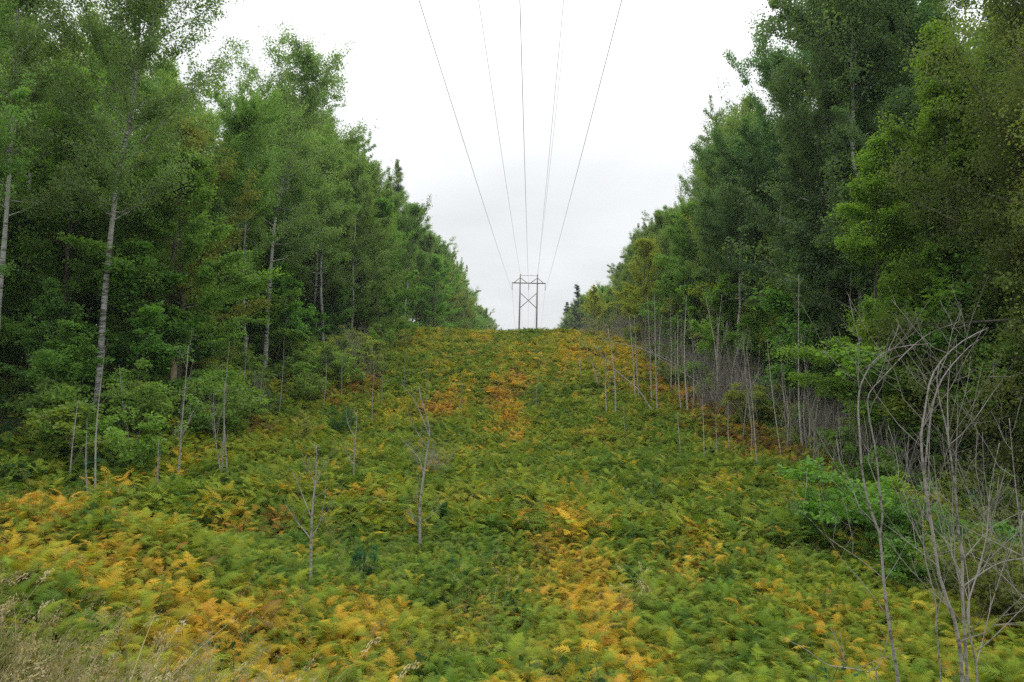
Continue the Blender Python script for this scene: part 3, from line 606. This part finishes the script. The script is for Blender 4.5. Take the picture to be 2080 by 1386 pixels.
band('young', 1, 78, 12.6, 19, 20, 90, (3.2, 8.8), [(.08,.16,.036), (.10,.18,.034), (.16,.19,.036)], '%s young tree from the left under the right forest edge', 'young trees under the right forest edge', 'young tree', 1.25)
band('shrub', 1, 20, 7., 11, 10.5, 16.5, (.9, 1.6), [(.06,.12,.026), (.07,.13,.03), (.095,.12,.032)], '%s bush from the left in the thicket behind the dead birches', 'bushes behind the dead birches', 'shrub', .8)
band('shrub', -1, 46, 10.8, 14.8, 19, 46, (1.1, 2.4), GR, '%s bush from the left in front of the left forest shade', 'bushes in front of the left forest shade', 'shrub', .8)
# single shrubs inside the clearing
def shrub_at(px, py, H, color, label, widen=1., kind='shrub'):
    p = at(px, py, .3); put(kind, p[0], p[1], H, color, label, None, 'shrub' if kind == 'shrub' else 'young tree', widen=widen)
shrub_at(1685, 1085, 2.1, (.075,.15,.028), 'big leafy green shrub behind the twin dead birch stems at right', 1.15)
shrub_at(1740, 1010, 1.6, (.07,.15,.025), 'leafy green shrub behind and right of the big one, touching it', .9)
shrub_at(1540, 860, 1.9, (.10,.20,.03), 'bright green bush among the bare saplings on the right slope', .8)
shrub_at(2040, 960, 2.0, (.10,.19,.03), 'bright green leafy bush at the right border under the olive tree', 1.2)
shrub_at(1930, 1010, 1.6, (.085,.13,.025), 'olive green bush behind the bent dead birches', 1.3)
shrub_at(2060, 1080, 1.5, (.075,.115,.025), 'dark olive bush at the right border behind the dead twigs', 1.2)
shrub_at(615, 900, 1.3, (.17,.19,.06), 'thin pale yellow-green bush in the hollow left of centre', .6)
shrub_at(690, 880, 1.6, (.045,.10,.03), 'dark green bush behind the pale bush in the hollow', .7)
shrub_at(672, 790, 3.2, (.10,.16,.06), 'upright light green bush near the white birch at left', .5)
shrub_at(1330, 1010, .9, (.075,.13,.04), 'small grey-green bush alone among ferns right of centre', .6)
shrub_at(745, 1160, .8, (.03,.085,.04), 'dark blue-green leafy plant near the forked bare sapling', .7)
shrub_at(900, 1045, .7, (.04,.10,.035), 'low dark leafy plant right of the forked bare sapling', .8)

# ------------------------------------------------------------------ dead saplings
def twigs(g, P, rad, r, n_, Lr, el=.75, lo=.15, sub=2, thin=1.):
    m_ = len(P); s = np.linspace(0, 1, m_)
    for i_ in range(n_):
        u = r.uniform(lo, .98); b = np.array([np.interp(u, s, P[:, c]) for c in range(3)]); rb = np.interp(u, s, rad)
        az = r.uniform(0, 6.28); e_ = el+r.normal()*.2; d = np.array([math.cos(az)*math.cos(e_), math.sin(az)*math.cos(e_), math.sin(e_)])
        Lb = r.uniform(*Lr)*(1.1-.7*u); k_ = np.linspace(0, 1, 5)[:, None]
        PP = b+d*Lb*k_+np.array([0, 0, .4])*Lb*k_**2+np.cumsum(r.normal(0, .04*Lb, (5, 3)), 0)*(k_ > 0)
        r_b = min(rb*.55, (.003+.0085*Lb)*thin); tube(g, PP, np.linspace(r_b, .0018, 5), 4, .5, False)
        for j in range(sub):
            v_ = r.uniform(.3, .95); bb = np.array([np.interp(v_, k_[:, 0], PP[:, c]) for c in range(3)]); dd = unit(d+r.normal(size=3)*.5); l2 = Lb*r.uniform(.2, .5)
            tube(g, np.stack([bb, bb+dd*l2*.5+r.normal(size=3)*.02*l2, bb+dd*l2+np.array([0, 0, .1*l2])]), [r_b*.5, r_b*.35, .0008], 3, .5, False)
def sapling_parts(t_, P, rad, r, n_tw, Lr, el=.8, lo=.2, sub=2, color=(1, 1, 1)):
    g1 = Geo(); tube(g1, P, rad, 7); g2 = Geo(); twigs(g2, P, rad, r, n_tw, Lr, el, lo, sub)
    link('stem', g1.mesh('stem', M_DEAD, True), t_, color)
    if n_tw: tag(link('twigs', g2.mesh('twigs', M_TWIG), t_), kind='stuff')
def sapling(base, top, label, group, rad=.02, n_tw=7, Lr=(.3, .9), mids=(), el=.95, off=.3, lo=.25, sub=2, color=(1, 1, 1)):
    r = np.random.default_rng(abs(hash((base, top))) % 99991)
    b = at(*base, off); y = b[1]
    W = [at_depth(*p, y) for p in mids]+[at_depth(*top, y)]; W = np.array([b]+W)-b; W[0] = (0, 0, -.15)
    H = W[-1][2]; W[:, 1] += np.linspace(0, 1, len(W))**1.5*r.normal()*.06*abs(H)
    if len(W) == 2: W = np.stack([W[0], (W[0]+W[1])/2+np.array([r.normal(), r.normal(), 0])*.02*H, W[1]])
    P = smooth_path(W, 12); rad_ = rad*(1-np.linspace(0, 1, 12)*.86)
    t_ = thing('bare_sapling', label, 'sapling', tuple(b), 0, group); sapling_parts(t_, P, rad_, r, n_tw, Lr, el, lo, sub, color); return t_
G1 = 'bare grey saplings on the right slope'
S_R = [((1180,772),(1178,676)),((1221,789),(1188,690)),((1233,842),(1229,716)),((1251,842),(1236,665)),((1291,812),(1281,640)),((1299,810),(1289,640)),((1324,812),(1314,605)),((1336,837),(1327,600)),
 ((1363,794),(1357,605)),((1373,789),(1369,676)),((1385,835),(1377,640)),((1399,842),(1396,600)),((1406,835),(1404,740)),((1447,764),(1436,600)),((1458,827),(1438,600)),((1463,827),(1463,600)),
 ((1470,750),(1466,590)),((1520,790),(1522,670)),((1526,778),(1528,640)),((1554,764),(1551,612)),((1565,770),(1563,625)),((1480,760),(1478,640)),((1342,770),(1347,640)),((1500,800),(1494,690))]
for i_, (b, tp) in enumerate(sorted(S_R)):
    sapling(b, tp, '%s bare grey sapling from the left in the stand on the right slope' % ordinal(i_), G1, rad=.052, n_tw=9, Lr=(.3, 1.3), el=1.1, color=(1.5,1.45,1.38))
rs = np.random.default_rng(77); ex = []
for i_ in range(120):
    y_ = 23+65*rs.random()**1.35; x_ = rs.normal(11.6, 1.3); z_ = float(gz(x_, y_)); H_ = rs.uniform(1.6, 5.2)
    q_ = project([(x_, y_, z_+.3), (x_+rs.normal(-.15, .45), y_, z_+H_)]); ex.append((tuple(q_[0, :2]), tuple(q_[1, :2])))
for i_, (b, tp) in enumerate(sorted(ex)):
    mid_ = ((b[0]*.5+tp[0]*.5+rs.normal()*5, b[1]*.5+tp[1]*.5),)
    sapling(b, tp, '%s thin dead stem from the left in the brush before the right forest' % ordinal(i_), 'thin dead stems before the right forest', rad=rs.uniform(.018, .042), n_tw=int(rs.integers(6, 16)), Lr=(.3, 1.4), mids=mid_, el=1.0, lo=.15, sub=3, color=tuple(np.array((1.35,1.28,1.2))*rs.uniform(.7, 1.15)))
G2 = 'bare stems sticking out of the ferns at right'
for i_, (b, tp) in enumerate([((1279,888),(1266,825)),((1386,931),(1378,838)),((1431,936),(1429,800)),((1453,928),(1453,840)),((1485,921),(1481,817)),((1525,933),(1527,842))]):
    sapling(b, tp, '%s bare stem from the left below the stand of saplings at right' % ordinal(i_), G2, rad=.026, n_tw=4, Lr=(.15, .5), color=(1.3,1.3,1.3))
sapling((1632,912),(1617,560),'tall pale bare sapling, highest of those at the right forest foot',G1,rad=.055,color=(1.4,1.4,1.4),n_tw=14,Lr=(.5,1.6),mids=((1622,820),(1619,700)))
sapling((1641,911),(1641,740),'bare sapling just right of the tallest pale one',G1,rad=.036,n_tw=10,color=(1.3,1.3,1.3))
sapling((1612,860),(1600,640),'slim bare sapling just left of the tallest pale one',G1,rad=.036,color=(1.3,1.3,1.3),n_tw=12,Lr=(.4,1.2))
sapling((1688,870),(1663,585),'bare leaning sapling in front of the bright layered maple',G1,rad=.042,color=(1.3,1.3,1.3),n_tw=14,Lr=(.5,1.5),mids=((1690,760),(1675,680)))
sapling((1458,824),(1290,700),'thin bare sapling bent over in an arch to the left','saplings bent over',rad=.045,color=(1.4,1.4,1.4),n_tw=10,Lr=(.4,1.3),mids=((1440,795),(1377,751)),el=.5,lo=.5)
sapling((1336,838),(1205,700),'slender fallen sapling leaning far left over the ferns','saplings bent over',rad=.045,color=(1.4,1.4,1.4),n_tw=20,Lr=(.5,1.6),mids=((1299,795),(1251,752)),el=.3,lo=.5)
sapling((1430,770),(1215,690),'grey toppled sapling with brushy top lying across the slope','saplings bent over',rad=.06,color=(1.4,1.4,1.4),n_tw=34,Lr=(.8,2.4),mids=((1380,745),(1300,708)),el=.3,lo=.4,sub=4)
# left
G3 = 'bare grey saplings on the left slope'
S_L = [((142,968),(153,825)),((183,1005),(190,850)),((195,1008),(206,700)),((466,962),(476,695)),((450,962),(451,780)),((494,842),(505,680)),((527,835),(531,750)),((565,845),(581,685)),((653,830),(657,720)),((694,812),(694,710)),
       ((756,860),(758,755)),((775,825),(780,740)),((822,782),(823,700)),((866,822),(866,745)),((942,852),(942,770)),((1090,832),(1091,760)),((320,990),(322,890)),((262,880),(247,740))]
for i_, (b, tp) in enumerate(sorted(S_L)):
    sapling(b, tp, '%s bare thin sapling from the left between left wood and clearing middle' % ordinal(i_), G3, rad=.028, n_tw=6, Lr=(.2, .7), el=1.15)
sapling((362,968),(383,700),'bare sapling with upright forked twigs in front of the broken snag',G3,rad=.03,n_tw=14,Lr=(.5,1.4),mids=((368,880),(376,790)),el=1.1)
sapling((456,965),(440,800),'bushy bare sapling clump right of the broken snag',G3,rad=.022,n_tw=16,Lr=(.4,1.2),el=1.15)
def forked(px_paths, label, rads, off=.3, seed=0, tw=6, Lr=(.2, .5)):
    b = at(*px_paths[0][0], off); y = b[1]; r = np.random.default_rng(seed); t_ = thing('bare_sapling', label, 'sapling', tuple(b), 0, 'bare saplings among the near ferns')
    for i_, pth in enumerate(px_paths):
        W = np.array([at_depth(*p, y) for p in pth])-b
        if i_ == 0: W = np.concatenate([[(W[0][0], 0, -.15)], W[1:]]) 
        else: W[:, 1] += np.linspace(0, 1, len(W))*r.normal()*.15
        P = smooth_path(W, 14); rad = np.linspace(rads[i_], rads[i_]*.18, 14); g1 = Geo(); tube(g1, P, rad, 8); g2 = Geo(); twigs(g2, P, rad, r, tw, Lr, .8, .35, 1)
        link('stem' if i_ == 0 else 'branch', g1.mesh('stem', M_DEAD, True), t_, (1, 1, 1)); tag(link('twigs', g2.mesh('twigs', M_TWIG), t_), kind='stuff')
    return t_
forked([[(855,1108),(853,1050),(855,1010),(861,965),(868,915),(873,885),(868,850),(858,820),(850,785)],[(860,965),(852,935),(838,918),(820,900),(798,880)],[(868,908),(855,890),(840,860),(832,840)],[(872,885),(862,860),(850,830),(836,805),(815,780)],[(854,1064),(842,1060),(825,1040),(815,1030)],[(860,1058),(880,1045),(900,1020)],[(853,1040),(846,1005),(852,965)]],
       'pale forked bare sapling standing in the middle of the ferns', [.032,.013,.013,.014,.008,.008,.008], seed=3)
forked([[(632,1180),(632,1100),(633,1060),(637,1010),(641,980),(642,950),(643,905)],[(631,1095),(615,1078),(595,1058),(575,1030)],[(633,1052),(618,1020),(605,990),(590,960)],[(634,1092),(648,1060),(657,1010)],[(641,984),(632,960),(622,940)],[(642,984),(655,960),(665,930)]],
       'darker Y-branched bare sapling at the far side of the golden ferns', [.026,.010,.010,.010,.009,.009], seed=4)
forked([[(718,980),(720,920),(723,880),(726,830)],[(719,945),(705,925),(692,890)],[(722,890),(706,860),(701,820)]],'small bare sapling left of and behind the pale forked one',[.026,.012,.010],seed=5)

# bent dead birches in the right foreground
def bent(name_label, paths, y, rads, tw, seed, Lr=(.35, 1.0), down=True):
    r = np.random.default_rng(seed); p0 = at_depth(*paths[0][0], y); b = np.array([p0[0], y, float(gz(p0[0], y))]); t_ = thing('dead_birch', name_label, 'dead tree', tuple(b), 0, 'dead birches in the right foreground')
    for i_, pth in enumerate(paths):
        W = np.array([at_depth(*p, y) for p in pth])-b
        W[:, 1] += np.linspace(0, 1, len(W))*r.uniform(-.3, .3)*(0 if i_ == 0 else 1)
        if i_ == 0: W = np.concatenate([[W[0]+np.array([.02, 0, -(W[0][2])-.1])], W]) if W[0][2] > .05 else W
        P = smooth_path(W, 26); rad = .43*np.linspace(rads[i_], rads[i_]*.22, 26)*(1+r.normal(0, .03, 26)); g1 = Geo(); tube(g1, P, rad, 9); g2 = Geo(); twigs(g2, P, rad, r, max(3, int(tw[i_]*.85)), Lr, .85, .12, 4, .42)
        link('stem' if i_ == 0 else 'branch', g1.mesh('stem', M_DEAD, True), t_, (1, 1, 1)); 
        tag(link('twigs', g2.mesh('twigs', M_TWIG), t_), kind='stuff')
bent('twin-stemmed dead birch with its top bowed to the right, leftmost in the right foreground', [[(1824,1386),(1806,1275),(1797,1198),(1794,1174),(1787,1086),(1769,1040),(1752,967),(1746,880),(1743,829),(1746,793),(1755,767),(1777,731),(1820,706),(1885,699)],
  [(1787,1086),(1790,1050),(1783,1010),(1775,950),(1766,900),(1752,840),(1750,800),(1777,765),(1820,716),(1860,681),(1903,663)],[(1746,793),(1735,760),(1726,720),(1728,690)],[(1796,1177),(1755,1142),(1685,1093),(1647,1054),(1618,1030)],[(1798,1245),(1760,1190),(1720,1140),(1700,1100)],[(1797,1180),(1812,1140),(1822,1100),(1833,1050)]],
  6.2, [.034,.022,.010,.010,.009,.008], [9,6,2,5,3,3], 11, (.3,.8))
bent('tall dead birch bowed over to the right like a hook in the right foreground', [[(1955,1386),(1941,1268),(1910,1180),(1896,1093),(1885,1023),(1878,977),(1871,900),(1874,860),(1878,840),(1889,775),(1914,731),(1957,692),(2008,666)],[(1878,960),(1892,840),(1915,770),(1960,715),(1990,690)],[(1890,1060),(1840,1010),(1800,960),(1780,930)],[(1905,1150),(1850,1105),(1790,1060),(1745,1040)]],
  5.8, [.036,.018,.010,.010], [14,4,5,5], 12, (.4,1.1))
bent('dead birch stem right of the hooked one, with several thin upright tops', [[(1965,1386),(1955,1216),(1955,1138),(1945,1068),(1941,1002),(1927,900),(1921,865),(1910,822),(1903,775),(1908,740)],[(1927,900),(1930,840),(1936,793),(1947,731)],[(1941,1010),(1932,930),(1925,850),(1915,800)],[(1955,1138),(2000,1080),(2020,1060),(2075,1030)],[(1958,1190),(2010,1140),(2060,1120),(2100,1110)],[(1945,1060),(1925,1040),(1900,990)]],
  5.9, [.032,.015,.013,.011,.012,.008], [14,4,3,6,6,2], 13, (.4,1.1))
bent('thin dead birch stem between the hooked one and the twin-stemmed one', [[(1911,1386),(1903,1286),(1899,1215),(1878,1128),(1875,1040),(1885,980),(1888,900),(1890,830)]], 6.6, [.018], [9], 14, (.3,.8))
bent('dead birch stem at the right border with forking low branches', [[(1985,1386),(1978,1328),(1969,1286),(1966,1230),(1990,1150),(2005,1080),(2010,1000),(2030,900)],[(1978,1328),(1996,1290),(2040,1220),(2080,1150)],[(1968,1270),(1990,1200),(2000,1130)]], 5.5, [.022,.011,.010], [10,6,4], 15, (.3,.9))
bent('dead birch just beyond the right border, its twigs reaching in', [[(2110,1400),(2090,1250),(2075,1100),(2060,960),(2050,850)],[(2085,1220),(2020,1150),(1960,1130)],[(2078,1130),(2000,1090),(1920,1050)]], 6.4, [.026,.012,.012], [16,8,8], 16, (.5,1.2))
bent('crooked pale fallen branch low in the right foreground', [[(1783,1386),(1759,1366),(1713,1356),(1678,1349),(1633,1317),(1590,1296)],[(1713,1356),(1700,1330),(1660,1310)]], 5.0, [.014,.007], [4,2], 17, (.2,.4))

# thickets of dead brush
def brush_proto(seed, n_=44, H=2.4, W=.9):
    r = np.random.default_rng(seed); g = Geo()
    for i_ in range(n_):
        b = np.array([r.normal()*W*.5, r.normal()*W*.5, -.1]); tp = b+np.array([r.normal()*W*.5, r.normal()*W*.5, H*r.uniform(.5, 1.1)]); P_ = smooth_path(np.stack([b, (b+tp)/2+r.normal(size=3)*.06, tp]), 6)
        rd = np.linspace(r.uniform(.009, .018), .003, 6); tube(g, P_, rd, 4, .5, False); twigs(g, P_, rd, r, 4, (.25, .8), 1.0, .25, 1)
    return g.mesh('dead_brush', M_TWIG)
BR = [brush_proto(i) for i in range(3)]
def brush(px, py, s_, label):
    p = at(px, py, .3); o = link('dead_brush', BR[rng.integers(3)]); o.location = p; o.scale = (s_*1.2, s_*1.2, s_); o.rotation_euler = (0, 0, rng.uniform(0, 6.28)); tag(o, label, 'dead brush', 'thickets of dead brush')
BP = [(1620,800,1.3),(1540,790,1.2),(1660,800,1.4),(1580,770,1.3),(1500,770,1.2),(1720,840,1.4),(1760,850,1.3),(1200,680,1.3),(1330,720,1.2),(1420,780,1.0),(1700,870,1.3),(1735,880,1.2),(1770,870,1.2),(1665,850,1.1),(1580,840,1.0),(1480,740,1.3),(1400,700,1.6),(1300,690,1.6),(1350,690,1.7),(1250,690,1.4),(1440,720,1.5),(1830,900,1.1),(730,760,1.1),(700,730,1.2),(880,960,.6),(500,830,.8),(1850,1000,.9),(2000,1000,.9)]
for i_ in range(34):
    y_ = 22+60*rng.random()**1.3; x_ = rng.normal(12.0, 1.0); q_ = project([(x_, y_, float(gz(x_, y_))+.3)])[0]; BP.append((q_[0], q_[1], rng.uniform(.7, 1.25)))
for i_, (px, py, s_) in enumerate(sorted(BP)): brush(px, py, s_, '%s grey thicket of leafless brush counted from the left' % ordinal(i_))

# broken snag
r = np.random.default_rng(55); b = at(345, 838, .2); tpx = at_depth(355, 736, b[1])-b
t_ = thing('broken_snag', 'broken-off brown tree stub without bark at the left edge', 'tree stump', tuple(b))
g = Geo(); P_ = smooth_path(np.array([[0, 0, -.2], tpx*.5, tpx]), 8); tube(g, P_, np.array([.16, .145, .135, .13, .125, .12, .115, .10]), 10, .5, False)
for i_ in range(9):
    a_ = i_/9*6.28; bb = tpx+np.array([math.cos(a_)*.085, math.sin(a_)*.085, -.06]); tube(g, np.stack([bb, bb+np.array([0, 0, r.uniform(.08, .3)])]), [.035, .006], 4)
link('trunk', g.mesh('trunk', M_SNAG, True), t_)
# grey dead branch at the foot of the straight aspen
b = at(510, 790, .3); t_ = link('fallen_branch', None) if False else None
g = Geo()
for pts in ([(540,762),(525,765),(515,772),(507,785)],[(533,763),(518,768),(505,780)],[(545,765),(530,772),(520,790)]):
    W = np.array([at_depth(*p, b[1]) for p in pts])-b; tube(g, smooth_path(W, 8), np.linspace(.03, .008, 8), 5)
o = link('fallen_branch', g.mesh('fallen_branch', M_TWIG, True)); o.location = b; tag(o, 'grey forked dead branch at the foot of the straight banded aspen', 'branch')

# ------------------------------------------------------------------ power line
YP = 167.0
pL0, pR0, pL1, pR1 = at_depth(1053.5, 690, YP), at_depth(1087.5, 690, YP), at_depth(1057, 557, YP), at_depth(1092, 558, YP)
cx = (pL1[0]+pR1[0])/2; zt = (pL1[2]+pR1[2])/2; zg = float(gz(cx, YP)); half = (pR1[0]-pL1[0])/2
zarm = at_depth(1074, 575.5, YP)[2]
T0 = thing('transmission_pylon', 'wooden H-frame power pylon on the crest in the middle', 'power pylon', (cx, YP, zg))
Ht = zt-zg; Ha = zarm-zg
def part(name, fn, mat):
    g = Geo(); fn(g); return link(name, g.mesh(name, mat, True), T0)
def bar(g, a, b, w_=.06, h_=.1):
    a = np.array(a, float); b = np.array(b, float); d = unit(b-a); s_ = unit(np.cross(d, [0, 1., 0])); f = np.array([0, 1., 0])
    V = np.array([p+s_*h_*i1+f*w_*j1 for p in (a, b) for i1, j1 in ((-1, -1), (1, -1), (1, 1), (-1, 1))])
    g.add(V, [[0, 1, 2, 3], [7, 6, 5, 4], [0, 4, 5, 1], [1, 5, 6, 2], [2, 6, 7, 3], [3, 7, 4, 0]])
for sg in (-1, 1):
    part('pole', lambda g: tube(g, np.array([[sg*half, 0, -.3], [sg*half, 0, Ht*.5], [sg*half, 0, Ht]]), [.23, .20, .15], 12), M_POLE)
part('crossarm', lambda g: (bar(g, (-4.15, -.27, Ha), (4.15, -.27, Ha) , .05, .095), bar(g, (-4.15, .27, Ha), (4.15, .27, Ha), .05, .095)), M_POLE)
part('tie_bar', lambda g: bar(g, (-half, -.22, Ht-.35), (half, -.22, Ht-.35), .03, .045), M_STEEL)
for sg in (-1, 1):
    part('knee_brace', lambda g: bar(g, (sg*half, -.36, Ht-.9), (sg*3.5, -.36, Ha+.1), .05, .075), M_POLE)
    part('knee_brace', lambda g: bar(g, (sg*half, -.36, Ht-.9), (sg*.55, -.36, Ha+.1), .05, .075), M_POLE)
    part('cross_brace', lambda g: bar(g, (-sg*half, .33+.1*sg, Ha-2.3), (sg*half, .33+.1*sg, Ha-6.1), .045, .085), M_POLE)
for xx in (-4.0, 0, 4.0):
    def ins(g, xx=xx):
        zz = np.linspace(Ha-.12, Ha-1.75, 33); rr = np.where(np.arange(33) % 3 == 1, .13, .035); rr[0:2] = .03; tube(g, np.stack([np.full(33, xx), np.zeros(33), zz], 1), rr, 8)
    part('insulator', ins, M_PORC)
def wire(px, end, dy, label, rad=.014):
    d = ray(px, 0); A = d*(dy/d[1]); E = np.array(end, float); s_ = np.linspace(-.55, 1, 40)[:, None]; base = A+(E-A)*s_
    base[:, 2] += np.where(s_[:, 0] < 0, 9*s_[:, 0]**2, -.35*np.sin(math.pi*np.clip(s_[:, 0], 0, 1)))
    far_ = E+np.array([0, 1, 0])*np.linspace(0, 165, 16)[1:, None]; q = np.linspace(0, 1, 16)[1:]; far_[:, 2] += -7*q-8*(4*q*(1-q))*.6
    g = Geo(); P_ = np.concatenate([base, far_]); tube(g, P_-A, rad, 5); o = link('power_line', g.mesh('power_line', M_WIRE, True)); o.location = A
    tag(o, label, 'power line', 'power lines over the clearing')
aL, aR = ray(851, 0), ray(1263, 0); dcon = 8.0/(aR[0]/aR[1]-aL[0]/aL[1])
sL, sR = ray(972, 0), ray(1145, 0); dsh = 2*half/(sR[0]/sR[1]-sL[0]/sL[1])
zi = zarm-1.85
wire(851, (cx-4, YP, zi), dcon, 'dark lower wire running to the left arm of the pylon', .0155)
wire(1056, (cx, YP, zi), dcon, 'dark wire in the middle of the sky running to the centre insulator', .0155)
wire(1263, (cx+4, YP, zi), dcon, 'lower wire running to the right arm of the pylon', .015)
wire(972, (cx-half, YP, zt), dsh, 'thin upper wire running to the left pole top', .014)
wire(1145, (cx+half, YP, zt), dsh, 'thin upper wire running to the right pole top', .014)
wire(1154, (cx+half, YP, zt-.5), dsh, 'faintest thin wire, close beside the one to the right pole top', .010)
hz, ht_, hk = mat_new('haze_air')
ho = N(ht_, 'ShaderNodeOutputMaterial'); hv = N(ht_, 'ShaderNodeVolumePrincipled'); hv.inputs['Color'].default_value = (.9, .95, 1, 1); hv.inputs['Density'].default_value = .0003; hv.inputs['Anisotropy'].default_value = .2
hk(hv.outputs[0], ho.inputs['Volume'])
g = Geo(); X0, X1, Y0, Y1, Z0, Z1 = -3100, 3100, -900, 3100, -8., 42.
g.add([[X0,Y0,Z0],[X1,Y0,Z0],[X1,Y1,Z0],[X0,Y1,Z0],[X0,Y0,Z1],[X1,Y0,Z1],[X1,Y1,Z1],[X0,Y1,Z1]], [[3,2,1,0],[4,5,6,7],[0,1,5,4],[1,2,6,5],[2,3,7,6],[3,0,4,7]])
tag(link('haze', g.mesh('haze', hz)), kind='stuff')
print('objects', len(scene.objects), 'tris', sum(len(m.loops)-2*len(m.polygons) for m in bpy.data.meshes))
